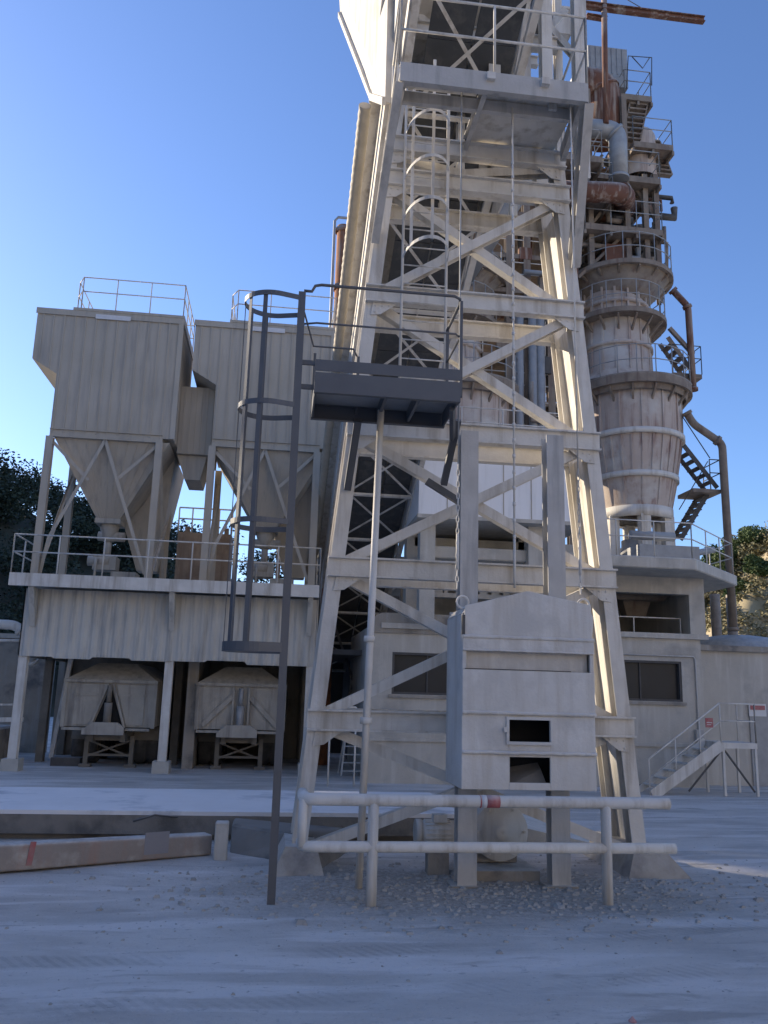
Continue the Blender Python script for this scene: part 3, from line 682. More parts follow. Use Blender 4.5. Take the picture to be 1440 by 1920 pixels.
# foil-lagged pipe along the conveyor's left edge
m = M(); pts = []; rs = []
for k in range(220):
    y = Y0c-1+(14.0-Y0c)*k/219; p = V((XL-.52, y, cz(y)))+nrm*1.2; pts.append(p); rs.append(.105+.010*(k % 2)+.004*rr_.random())
m.tube(pts, rs, 10); solo('lagged_pipe', m, PIPE, 'ribbed foil-lagged pipe running up along the sunlit left edge of the conveyor', 'pipe', (XL-.62, 30, 4))
# rusty vertical stack
pS = PY(630, 760, 27.5); zs2 = PY(640, 425, 27.5).z
t = thing('rusty_pipe_stack', 'rusty orange vertical pipe with a thin pipe beside it left of the conveyor', 'pipe', (pS.x, 27.5, 0))
part('pipe', M().tube([(pS.x, 27.5, 0), (pS.x, 27.5, zs2)], .22, 14), RUST2, t)
part('collar', M().tube([(pS.x, 27.5, zs2-.25), (pS.x, 27.5, zs2-.1)], .28, 14), RUST, t); part('collar', M().tube([(pS.x, 27.5, zs2-2.5), (pS.x, 27.5, zs2-2.3)], .26, 14), RUST, t)
part('thin_pipe', M().tube([(pS.x-.32, 27.4, 0), (pS.x-.32, 27.4, zs2+.15), (pS.x-.2, 27.4, zs2+.3), (pS.x+.2, 27.4, zs2+.3)], .05, 8), GAL, t)

# ================================================================== LEFT SILO HOUSE
SY = 24.0
def ribs(m, poly_top, poly_bot, x0, x1, y, step, w=.035, d=.03):
    x = x0+step*.6
    while x < x1-.02: m.box((x-w/2, y-d, poly_bot(x)+.004), (x+w/2, y+.0, poly_top(x)-.004)); x += step
SX0, SX1, OFF = -6.68, -3.25, 4.53
SZ0, SZ1, SD = 9.25, 12.97, 3.0
silo = thing('filter_silo', 'left beige ribbed sheet metal silo with a pyramid hopper on legs', 'silo', (SX0, SY, 5.12), 'beige filter silos on the deck')
b = M()
poly = [(SX0, SZ0), (SX1, SZ0), (SX1, SZ1), (-7.4, SZ1), (-7.4, 11.42), (SX0, 11.0)]
b.prism([(x, SY, z) for x, z in poly], (0, SD, 0))
def pb(x): return SZ0 if x > SX0 else 11.42-(x+7.4)/(SX0+7.4)*.42
ribs(b, lambda x: SZ1, pb, -7.4, SX1, SY, .30)
y = SY+.2
while y < SY+SD-.05: b.box((SX1, y-.02, SZ0+.01), (SX1+.03, y+.02, SZ1-.01)); y += .3
part('wall', b, CLAD, silo)
b = M(); b.box((-7.43, SY-.045, SZ1-.16), (SX1+.04, SY-.031, SZ1+.02)); b.box((-6.4, SY-.06, SZ1+.02), (SX1+.05, SY+SD, SZ1+.1)); b.box((SX1+.032, SY-.04, SZ1-.14), (SX1+.045, SY+SD, SZ1+.02)); b.box((SX1-.1, SY-.045, SZ0), (SX1+.04, SY-.031, SZ1-.16)); part('roof_trim', b, CLAD, silo)
b = M(); b.box((-5.75, SY-.055, SZ1-.2), (-4.75, SY-.046, SZ1-.06)); part('pale_plate', b, TAPEW, silo)  # pale plate just below the roof edge
# hopper
b = M(); hb = .35; cx_, cy_ = -5.0, SY+1.5; tz, bz = SZ0-.1, 6.95
Tq = [V((SX0+.1, SY+.06, tz)), V((SX1-.1, SY+.06, tz)), V((SX1-.1, SY+SD-.1, tz)), V((SX0+.1, SY+SD-.1, tz))]
Bq = [V((cx_-.32, SY+.75, bz)), V((cx_+.32, SY+.75, bz)), V((cx_+.32, SY+1.5, bz)), V((cx_-.32, SY+1.5, bz))]
b.add(Tq+Bq, [(0,3,2,1),(4,5,6,7),(0,1,5,4),(1,2,6,5),(2,3,7,6),(3,0,4,7)])
for k in range(1, 11):
    u = k/11
    b.beam(Tq[0].lerp(Tq[1], u)+V((0, -.01, 0)), Bq[0].lerp(Bq[1], u)+V((0, -.01, 0)), .03, .02, (0, 1, 0))
part('hopper', b, CLAD, silo)
b = M(); b.add([(SX0+1.2, SY+1.6, tz), (SX1-.1, SY+1.6, tz), (SX1-.1, SY+SD+1.2, tz), (SX0+1.2, SY+SD+1.2, tz), (-4.35, SY+2.4, 5.7), (-3.75, SY+2.4, 5.7), (-3.75, SY+3.0, 5.7), (-4.35, SY+3.0, 5.7)], [(0,3,2,1),(4,5,6,7),(0,1,5,4),(1,2,6,5),(2,3,7,6),(3,0,4,7)])
part('rear_hopper', b, CLAD, silo)
b = M(); b.box((cx_-.36, SY+.70, bz-.12), (cx_+.36, SY+1.55, bz+.02)); b.tube([(cx_, SY+1.1, bz-.12), (cx_, SY+1.1, bz-.6)], [.3, .16], 12); b.tube([(cx_-.3, SY+1.1, bz-.45), (cx_+.45, SY+1.1, bz-.45)], .14, 12)
b.tube([(cx_, SY+1.1, bz-.6), (cx_, SY+1.1, 5.9)], .10, 10); b.box((cx_-.35, SY+.9, 5.5), (cx_+.3, SY+1.5, 5.9)); b.tube([(cx_-.5, SY+1.0, 5.75), (cx_+.1, SY+1.0, 5.75)], .15, 10); b.tube([(cx_-.2, SY+.6, 5.12), (cx_-.2, SY+.6, 5.8)], .04, 6); b.box((cx_+.2, SY+.8, 5.12), (cx_+.9, SY+1.5, 5.45))
part('rotary_valve', b, TRK, silo)
b = M(); b.ibeam((SX0, SY, SZ0-.02), (SX1-.3, SY, SZ0-.02), .12, .24, (0, 0, 1), .02); part('ring_beam', b, CLAD, silo)
b = M(); b.ibeam((SX1-.3, SY+.1, SZ0-.02), (SX1-.3, SY+SD, SZ0-.02), .12, .24, (0, 0, 1), .02); part('ring_beam', b, CLAD, silo)
lx = (SX0+.03, SX1-.37); ly = (SY, SY+SD-.1)
for x in lx:
    for y in ly: part('leg', M().ibeam((x, y, 5.12), (x, y, SZ0-.14), .2, .2, (0, 1, 0), .02), CLAD, silo)
mid = (lx[0]+lx[1])/2
for (p, q) in (((lx[0]+.1, SY-.0, 8.95), (mid-.35, SY, 7.9)), ((mid-1.25, SY-.03, 6.2), (mid, SY-.03, 9.1)), ((mid, SY-.03, 9.1), (lx[1]-.1, SY-.03, 5.3)), ((mid+.45, SY-.0, 8.0), (lx[1]-.05, SY, 9.05)), ((lx[0]+.1, SY+.1, 5.2), (mid-1.25, SY-.03, 6.2)),
               ((lx[0], SY+.1, 5.2), (lx[0], SY+SD-.1, 8.8)), ((lx[1], SY+.1, 9.0), (lx[1], SY+SD-.1, 5.3)), ((lx[1], SY+.1, 5.3), (lx[1], SY+SD-.1, 7.6))):
    part('brace', M().angle(p, q, .09, (0, 1, 0) if abs(p[1]-q[1]) < .5 else (1, 0, 0), .012), CLAD, silo)
b = M(); railing(b, [(-6.4, SY+.4, SZ1+.1), (-6.2, SY, SZ1+.1), (SX1, SY, SZ1+.1), (SX1, SY+SD-.1, SZ1+.1), (-6.4, SY+SD-.1, SZ1+.1), (-6.4, SY+.4, SZ1+.1)], 1.0, 1.0, .018); part('roof_guardrail', b, WST, silo)
b = M(); b.box((SX1+.035, SY+.75, 9.05), (SX1+OFF-3.46, SY+SD-.4, 11.15)); x = SX1+.15
while x < SX1+OFF-3.5: b.box((x-.015, SY+.725, 9.06), (x+.015, SY+.75, 11.1)); x += .17
b.prism([(SX1+.035, SY+.9, 9.04), (SX1+.9, SY+.9, 9.04), (SX1+.75, SY+.9, 8.3), (SX1+.3, SY+.9, 8.3)], (0, 1.4, 0)); part('connecting_duct', b, CLAD, silo)
silo2 = dup(silo, (OFF, 0, 0), 'right beige ribbed sheet metal silo seen behind the caged ladder')

base = thing('silo_house', 'open truck bay with pale ribbed cladding and railed deck carrying the silos', 'building', (-3, SY, 0))
DX0, DX1, DY0 = -7.1, 1.12, 23.35
ztd, zbd = 5.12, 4.78
part('deck_edge', M().channel((DX0, DY0, (ztd+zbd)/2), (DX1, DY0, (ztd+zbd)/2), .1, ztd-zbd, (0, 0, 1), .02, side=1), WST, base)
part('deck_slab', M().box((DX0, DY0+.06, ztd-.12), (DX1, SY+5.6, ztd-.005)), CONC, base)
b = M(); railing(b, [(DX0, SY+1.4, ztd), (DX0, DY0+.05, ztd), (DX1, DY0+.05, ztd), (DX1, SY+1.2, ztd)], 1.05, 1.25, .022); part('deck_guardrail', b, WST, base)
b = M(); x = -6.85; step = .0725
xs = []
while x < DX1: xs.append(x); x += step
k0 = len(b.v)
rq = random.Random(5); pan = {}
for i, x in enumerate(xs):
    pn = int((x+7)/1.03); dz = pan.setdefault(pn, rq.uniform(-.05, .05)); off = [0, 0, .035, .035][i % 4]
    b.v += [V((x, SY-off, 2.95+dz)), V((x, SY-off, zbd))]
for i in range(len(xs)-1): a = k0+2*i; b.f.append((a, a+2, a+3, a+1)); b.sm.append(False)
o = part('front_cladding', b, CLAD2, base); sl = o.modifiers.new('s', 'SOLIDIFY'); sl.thickness = .01
for xq in (DX0+.25, DX1): part('side_cladding', M().box((xq, SY, 2.95), (xq+.03, SY+5.5, zbd)), CLAD2, base)
for x in (-6.72, -2.87, 1.0):
    part('column', M().ibeam((x, SY+.15, .3), (x, SY+.15, zbd), .22, .24, (0, 1, 0), .02), WST, base)
    part('column_footing', M().box((x-.22, SY-.1, -.1), (x+.22, SY+.42, .3)), CONC, base)
    for y in (SY+2.9, SY+5.4): part('column', M().ibeam((x+.0, y, -.1), (x+.0, y, zbd), .22, .24, (0, 1, 0), .02), CHAS, base)
for x in (-6.55, -2.87, .9): part('deck_bracket', M().prism([(x-.07, SY-.0, zbd), (x-.07, DY0+.05, zbd), (x-.07, SY-.12, 3.9), (x-.07, SY-.05, 3.75)], (.14, 0, 0)), CLAD2, base)
part('back_wall', M().box((DX0, SY+5.6, 0), (DX1, SY+5.8, zbd)), CONCD, base)
part('partition_wall', M().box((-2.45, SY+1.2, 0), (-2.15, SY+5.6, 4.6)), CONCD, base)
part('side_brace', M().beam((-6.4, SY+2.9, .1), (-5.5, SY+.9, 4.6), .12, .12, (0, 1, 0)), WST, base)
part('brace_block', M().box((-6.1, SY+1.6, -.05), (-5.3, SY+2.1, .22)), KDARK, base)
for x in (-5.0, -1.0): part('loading_spout', M().tube([(x, SY+2.2, zbd), (x, SY+2.2, 3.7), (x, SY+2.2, 3.3)], [.35, .3, .2], 14), KDARK, base)

sh = thing('gap_shade_shed', 'dark shed added to keep the gap between silo house and kiln building black', 'shed', (2.1, 31, 0))  # dark walls and roof added so the gap reads as deep shade
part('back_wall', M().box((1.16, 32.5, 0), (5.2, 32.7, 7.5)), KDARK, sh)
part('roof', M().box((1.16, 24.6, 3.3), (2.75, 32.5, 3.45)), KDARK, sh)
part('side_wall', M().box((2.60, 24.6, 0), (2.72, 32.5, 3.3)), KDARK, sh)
# ================================================================== TRAILERS
def trailer(cx, variant, label):
    Y = 24.95; t = thing('silo_trailer', label, 'trailer', (cx, Y, 0), 'dusty trailers in the truck bay')
    W_ = 1.22; z0, z1, z2 = 1.12, 2.38, 2.88; L_ = 6.5
    m = M()
    m.box((cx-W_, Y, z0), (cx+W_, Y+.05, z1)); m.box((cx-W_, Y+.05, z0), (cx-W_+.05, Y+L_, z1)); m.box((cx+W_-.05, Y+.05, z0), (cx+W_, Y+L_, z1)); m.box((cx-W_+.05, Y+L_-.05, z0), (cx+W_-.05, Y+L_, z1)); m.box((cx-W_+.05, Y+.05, z0), (cx+W_-.05, Y+L_-.05, z0+.06))
    part('body', m, TRK, t)
    m = M(); m.add([(cx-W_-.05, Y-.06, z1), (cx+W_+.05, Y-.06, z1), (cx+W_+.05, Y+L_+.05, z1), (cx-W_-.05, Y+L_+.05, z1), (cx-.52, Y+.75, z2), (cx+.52, Y+.75, z2), (cx+.52, Y+L_-.7, z2), (cx-.52, Y+L_-.7, z2)],
        [(0,3,2,1),(4,5,6,7),(0,1,5,4),(1,2,6,5),(2,3,7,6),(3,0,4,7)]); m.box((cx-W_-.06, Y-.08, z1-.06), (cx+W_+.06, Y-.06, z1+.02)); part('roof_hood', m, TRK, t)
    if variant == 0:
        part('front_panel', M().prism([(cx-.95, Y-.03, z0+.05), (cx-.42, Y-.03, z0+.05), (cx-.12, Y-.03, z1-.1), (cx-.95, Y-.03, z1-.1)], (0, .028, 0)), TRK, t)
        part('front_panel', M().prism([(cx+.95, Y-.03, z0+.05), (cx+.5, Y-.03, z0+.05), (cx+.16, Y-.03, z1-.1), (cx+.95, Y-.03, z1-.1)], (0, .028, 0)), TRK, t)
        for s in (-1, 1): part('rib', M().beam((cx+s*.07, Y-.06, z1-.08), (cx+s*.46, Y-.06, z0), .06, .06, (0, 1, 0)), TRK, t)
        for s in (-1, 1): part('rib', M().box((cx+s*.6-.4, Y-.055, z1-.42), (cx+s*.6+.4, Y-.032, z1-.36)), TRK, t)
        part('recess_shade', M().prism([(cx-.40, Y-.008, z0+.02), (cx+.40, Y-.008, z0+.02), (cx, Y-.008, z1-.12)], (0, .006, 0)), BLK, t)  # flat black triangle, the shade of a recess put into colour
    else:
        for s in (-1, 1): part('rib', M().beam((cx+s*.25, Y-.05, z1-.35), (cx+s*1.05, Y-.05, z0+.1), .13, .05, (0, 1, 0)), TRK, t)
        for s in (-1, 1): part('rib', M().box((cx+s*.22-.03, Y-.09, z0), (cx+s*.22+.03, Y-.0, z1-.08)), TRK, t)
    for s in (-1, 1): part('corner_post', M().box((cx+s*W_-.05, Y-.03, z0-.02), (cx+s*W_+.05, Y-.002, z1-.06)), TRK, t)
    part('tipping_ram', M().tube([(cx, Y-.16, .95), (cx, Y-.16, z1-.6)], .11, 12).tube([(cx, Y-.16, z1-.6), (cx, Y-.12, z1-.12)], .07, 12), CHAS if variant == 0 else GAL, t)
    m = M(); m.prism([(cx-.62, Y-.35, .92), (cx+.5, Y-.35, .92), (cx+.5, Y-.35, 1.12), (cx+.3, Y-.35, 1.25), (cx-.35, Y-.35, 1.25), (cx-.62, Y-.35, 1.05)], (0, .18, 0)); part('ram_mount', m, TRK, t)
    part('bumper_bar', M().beam((cx-1.2, Y-.1, 1.06), (cx+1.15, Y-.1, 1.06), .08, .07), TRK, t)
    part('chassis', M().box((cx-.5, Y, .72), (cx-.36, Y+L_, .95)).box((cx+.36, Y, .72), (cx+.5, Y+L_, .95)).box((cx-.36, Y+.1, .75), (cx+.36, Y+.2, .9)), CHAS, t)
    for s in (-1, 1):
        l = part('landing_leg', M().box((cx+s*.62-.06, Y+.5, .08), (cx+s*.62+.06, Y+.62, .85)), CHAS, t); part('foot', M().box((cx+s*.62-.15, Y+.42, 0), (cx+s*.62+.15, Y+.7, .08)), CHAS, l)
    part('cross_stay', M().beam((cx-.56, Y+.5, .3), (cx+.56, Y+.5, .72), .05, .03, (0, 1, 0)).beam((cx+.56, Y+.54, .3), (cx-.56, Y+.54, .72), .05, .03, (0, 1, 0)).box((cx-.56, Y+.5, .3), (cx+.56, Y+.56, .36)), CHAS, t)
    for yy in (Y+1.9, Y+3.3, Y+4.7):
        for s in (-1, 1):
            wl = part('wheel', M().lathe([(.15, -.34), (.28, -.34), (.28, .0), (.28, .34), (.15, .34)], (cx+s*.88, yy, .5), 20, 'X'), CHAS, t)
            part('tyre', M().lathe([(.28, -.34), (.46, -.35), (.5, -.3), (.5, -.06), (.44, -.02), (.44, .02), (.5, .06), (.5, .3), (.46, .35), (.28, .34)], (cx+s*.88, yy, .5), 28, 'X'), RUBB, wl)
            part('mudguard', M().lathe([(.6, -.36), (.6, .36), (.58, .36), (.58, -.36), (.6, -.36)], (cx+s*.88, yy, .5), 12, 'X', .3, 2.8), CHAS, t)
c1 = PY(198, 1400, 24.95).x; c2 = PY(447, 1400, 24.95).x
trailer(c1, 0, 'left dusty tipping trailer with triangular front recess painted in as black shade, parked under the silos')
trailer(c2, 1, 'right dusty tipping trailer with a vertical ram parked under the silos')

# ================================================================== KILN BUILDING
BYF = 22.3
def bz(y, x=1200): return PY(x, y, BYF).z
bx0, bx1 = PY(693, 1300, BYF).x, PY(1318, 1300, BYF).x
bld = thing('kiln_building', 'dusty concrete building with strip windows and overhanging slab under the kilns', 'building', ((bx0+bx1)/2, BYF, 0))
zt1_ = bz(1190); zw0, zw1 = bz(1314), bz(1238)
w0a, w0b = PY(735, 1260, BYF).x, PY(935, 1260, BYF).x
w1a, w1b = PY(1050, 1280, BYF).x, PY(1279, 1280, BYF).x
wz0, wz1 = zw0, zw1
m = M(); T = .25
for (a, b) in ((bx0, w0a), (w0b, w1a), (w1b, bx1)): m.box((a, BYF, -.1), (b, BYF+T, zt1_))
for (a, b) in ((w0a, w0b), (w1a, w1b)): m.box((a, BYF, -.1), (b, BYF+T, wz0)); m.box((a, BYF, wz1), (b, BYF+T, zt1_))
m.box((bx0, BYF+T, -.1), (bx0+T, BYF+6, zt1_)); m.box((bx1-T, BYF+T, -.1), (bx1, BYF+8, zt1_))
part('wall', m, CONC, bld)
m = M(); xA, xB = bx0-.05, PY(1322, 1200, BYF).x+.05
m.box((xA+.3, BYF-.12, zt1_-.08), (xB, BYF+9, zt1_+.06))
for k in range(8):
    pass
part('roof_slab', m, CONC, bld)
# raised rounded parapet at the left part
m = M(); zp0 = zt1_+.06; zpt = PY(760, 1150, BYF-.05).z; cxp = bx0
ptsL = [(bx0-.02, BYF-.06, zt1_-.2), (bx0-.02, BYF-.06, zpt-.35)]+[(bx0-.02+.35-.35*cos(a_), BYF-.06, zpt-.35+.35*sin(a_)) for a_ in [k*pi/12 for k in range(1, 7)]]+[(bx0+2.6, BYF-.06, zpt), (bx0+2.6, BYF-.06, zt1_-.2)]
m.prism(ptsL, (0, .3, 0)); part('rounded_parapet', m, CONCD, bld)
for (a, b, n_) in ((w0a, w0b, 3), (w1a, w1b, 3)):
    wn = part('window', M().box((a, BYF+.02, wz0), (a+.06, BYF+.22, wz1)).box((b-.06, BYF+.02, wz0), (b, BYF+.22, wz1)).box((a+.06, BYF+.02, wz0), (b-.06, BYF+.22, wz0+.06)).box((a+.06, BYF+.02, wz1-.06), (b-.06, BYF+.22, wz1)), KDARK, bld)
    part('sill', M().box((a-.08, BYF-.07, wz0-.09), (b+.08, BYF-.002, wz0-.01)), CONCD, wn)
    part('pane', M().box((a+.06, BYF+.14, wz0+.06), (b-.06, BYF+.15, wz1-.06)), GLASS, wn)
    mm = M()
    for k in range(1, n_): x = a+(b-a)*k/n_; mm.box((x-.018, BYF+.10, wz0+.061), (x+.018, BYF+.135, wz1-.061))
    part('mullion', mm, KDARK, wn)
m = M(); m.box((bx0, BYF-.05, PY(1000, 1395, BYF).z), (bx1+.02, BYF-.001, PY(1000, 1388, BYF).z)); part('wall_band', m, CONC, bld)
q1_ = PY(1110, 1225, BYF-.03); q2_ = PY(1300, 1232, BYF-.03); q3_ = PY(1305, 1440, BYF-.03)
part('conduit', M().tube([(q1_.x, BYF-.03, q1_.z), (q2_.x, BYF-.03, q1_.z), (q2_.x+.05, BYF-.03, q1_.z-.08), (q2_.x+.05, BYF-.03, q3_.z)], .022, 6), DGREY, bld)
part('junction_box', M().box((q2_.x-.06, BYF-.12, q3_.z+.7), (q2_.x+.16, BYF-.002, q3_.z+1.0)), DGREY, bld)
# upper storey
UY = 23.2
def uz(y, x=1220): return PY(x, y, UY).z
ux0, ux1 = PY(795, 1150, UY).x, PY(1322, 1150, UY).x
o0, o1 = PY(1130, 1150, UY).x, PY(1293, 1150, UY).x
oz0_, oz1_ = uz(1187), uz(1112); zsl = uz(1068); zsb = zt1_+.06
m = M(); T = .3
m.box((o1, UY, zsb), (ux1, UY+.8, zsl)); m.box((o0-.8, UY, oz1_), (o1, UY+T, zsl)); m.box((o0-.8, UY, zsb), (o0, UY+T, oz1_))
m.box((o0, UY+4.5, zsb), (ux1, UY+4.8, zsl)); m.box((ux1-.3, UY+.8, zsb), (ux1, UY+4.5, zsl))
for px in (780, 990): x = PY(px, 1080, UY).x; m.box((x-.28, UY, zsb), (x+.28, UY+.5, zsl+.7))
m.box((ux0, UY+4.5, zsb), (o0, UY+4.8, zsl+.6))
m.box((ux0-.3, UY, zsl+.36), (o0-.8, UY+.4, zsl+.62))
part('upper_wall', m, CONC, bld)
m = M(); e0, e1 = PY(1120, 1040, 21.6).x, PY(1305, 1050, 21.6).x; q = PY(1378, 1072, 24.4)
zq = PY(1200, 1042, 21.6).z; th = .32
oct_ = [(e0-4.5, 21.6), (e1, 21.6), (q.x, 24.3), (q.x, 28.5), (e1, 31), (e0-4.5, 31)]
m.prism([(x, y, zq-th) for x, y in oct_], (0, 0, th)); o = part('upper_slab', m, CONC, bld); bv = o.modifiers.new('b', 'BEVEL'); bv.width = .03
m = M(); railing(m, [(x, y, zq) for x, y in [(e0-.5, 21.7), (e1-.05, 21.7), (q.x-.1, 24.35), (q.x-.1, 28.4)]], 1.0, 1.3, .018); part('slab_guardrail', m, WST, bld)
m = M(); railing(m, [(PY(1100, 1180, UY+.4).x, UY+.4, zsb), (o1-.1, UY+.4, zsb)], .55, 1.6, .02, ()); part('opening_rail', m, WST, bld)
m = M(); c = PY(1190, 1140, 25.0); m.box((c.x-.7, 24.7, c.z+.35), (c.x+.6, 25.5, c.z+.75)); m.add([(c.x-.5, 24.8, c.z+.35), (c.x+.5, 24.8, c.z+.35), (c.x+.5, 25.4, c.z+.35), (c.x-.5, 25.4, c.z+.35), (c.x-.3, 24.9, c.z-.25), (c.x+.3, 24.9, c.z-.25), (c.x+.3, 25.3, c.z-.25), (c.x-.3, 25.3, c.z-.25)], [(0,1,2,3),(7,6,5,4),(0,4,5,1),(1,5,6,2),(2,6,7,3),(3,7,4,0)])
m.tube([(c.x-2.5, 24.6, c.z+.3), (c.x+.7, 24.6, c.z+.3), (c.x+.95, 24.6, c.z+.45), (c.x+.95, 24.6, c.z+.9)], .12, 10); part('discharge_hopper', m, KPLAT, bld)
for px in (1342, 1372): p = PY(px, 1150, 26.5); part('slab_column', M().tube([(p.x, 26.5, 0), (p.x, 26.5, zq-th)], .16, 12), KPLAT, bld)
# white clad bin behind the trestle
wa, wb = PY(786, 900, 21.0), PY(1098, 900, 21.0); wzt, wzb = PY(950, 828, 21).z, PY(950, 972, 21).z
wbx = thing('white_clad_bin', 'white sheet clad bin behind the trestle below the kilns', 'bin', ((wa.x+wb.x)/2, 21, wzb))
m = M(); m.box((wa.x, 21, wzb), (wb.x, 24.4, wzt)); x = wa.x+.4
part('cladding', m, WHT, wbx)
m = M()
for k in range(1, 6): x = wa.x+(wb.x-wa.x)*k/6; m.box((x-.012, 20.988, wzb+.01), (x+.012, 20.999, wzt-.02))
part('sheet_joint', m, CLAD, wbx)
m = M(); m.box((wa.x-.03, 20.96, wzb-.10), (wb.x+.03, 24.45, wzb-.002)); part('bottom_trim', m, CONC, wbx)
m = M(); railing(m, [(wa.x, 21.05, wzt), (wb.x, 21.05, wzt)], .9, 1.2, .018); part('guardrail', m, WST, wbx)
for px in (800, 1000): x = PY(px, 1000, 21.6).x; part('leg', M().box((x-.2, 21.4, zsb), (x+.2, 21.8, wzb-.1)), CONC, wbx)
m = M(); rj = random.Random(2)
for k in range(9): x = PY(810+k*22, 1070, 22.8).x; m.box((x, 22.7, zsb+.9), (x+rj.uniform(.1, .3), 22.9, zsb+1+rj.uniform(.05, .25)))
m.box((ux0, 22.6, zsb+.78), (o0-.9, 23.0, zsb+.9)); solo('service_shelf', m, CONC, 'low ledge with small fittings under the white clad bin', 'shelf', (wa.x, 22.7, zsb))

# right annex + blue-grey dome heap + stair
ax0 = bx1+.01; ax1 = ax0+9; az_ = PY(1380, 1222, BYF+.8).z
anx = thing('annex', 'low dusty concrete annex right of the kiln building with a small sign', 'building', (ax0, BYF+.8, 0))
part('wall', M().box((ax0, BYF+.8, -.1), (ax1, BYF+5, az_)), CONC, anx)
part('roof', M().box((ax0, BYF+.65, az_), (ax1+.1, BYF+5.1, az_+.16)), CONCD, anx)
p = PY(1424, 1350, BYF+.78); part('door', M().box((p.x-.3, BYF+.76, 0), (p.x+.6, BYF+.79, 2.1)), GAL, anx)
part('sign', M().box((p.x-.32, BYF+.74, p.z+.1), (p.x+.2, BYF+.758, p.z+.45)), TAPEW, anx)
m = M(); m.box((p.x-.28, BYF+.73, p.z+.28), (p.x+.16, BYF+.739, p.z+.40)); part('sign_band', m, RED, anx)
dm = PY(1385, 1205, BYF+3); m = M(); m.lathe([(1.75, 0), (1.6, .18), (1.1, .38), (.5, .47), (.01, .5)], (dm.x-.1, BYF+3, az_+.16), 28); solo('canvas_dome', m, GAL, 'grey domed lid on the annex roof beside the thin columns', 'lid', (dm.x, BYF+3, az_+.16))
st = thing('access_stairs', 'dusty white metal stair with landing and handrails against the building', 'stairs', (PZ(1300, 1480).x, 20.4, 0))
SYs = 20.5
s0 = PY(1222, 1474, SYs); s1 = PY(1352, 1392, SYs); s2 = PY(1418, 1392, SYs); zl = s1.z
part('flight', stairs(M(), (s0.x, SYs, .02), (s1.x, SYs, zl), .8, (0, 1, 0), 7), WST, st)
part('flight_cheek', M().beam((s0.x, SYs-.04, .0), (s1.x, SYs-.04, zl-.05), .03, .26), WST, st)
part('landing', M().box((s1.x, SYs-.04, zl-.14), (s2.x, SYs+.9, zl)), WST, st)
for x in (s1.x+.04, s2.x-.04):
    for y in (SYs, SYs+.85): part('leg', M().box((x-.03, y-.03, 0), (x+.03, y+.03, zl-.14)), WST, st)
part('cross_brace', M().beam((s1.x+.1, SYs+.02, zl-.2), (s2.x-.1, SYs+.02, .1), .04, .03, (0, 1, 0)), KDARK, st)
part('cross_brace', M().beam((s1.x-.9, SYs+.02, .1), (s1.x, SYs+.02, zl-.2), .04, .03, (0, 1, 0)), KDARK, st)
m = M(); railing(m, [(s1.x, SYs, zl), (s2.x, SYs, zl), (s2.x, SYs+.85, zl)], .95, 1.0, .02)
m.tube([(s0.x-.05, SYs, .0), (s0.x-.05, SYs, .85), (s1.x, SYs, zl+.95)], .02, 6); m.tube([(s0.x, SYs, .45), (s1.x, SYs, zl+.5)], .015, 6)
for u in (.35, .7): xx = s0.x+(s1.x-s0.x)*u; zz = zl*u; m.tube([(xx, SYs, zz), (xx, SYs, zz+.9)], .018, 6)
part('handrail', m, WST, st)
ps = PY(1330, 1354, SYs-.06)
t = thing('red_notice', 'small red notice fixed on the stair handrail', 'sign', (ps.x, SYs-.05, ps.z)); part('board', M().box((ps.x-.1, SYs-.06, ps.z-.13), (ps.x+.1, SYs-.045, ps.z+.1)), RED, t)
part('lettering', M().box((ps.x-.07, SYs-.066, ps.z-.02), (ps.x+.07, SYs-.061, ps.z+.0)).box((ps.x-.07, SYs-.066, ps.z-.07), (ps.x+.04, SYs-.061, ps.z-.055)), TAPEW, t)

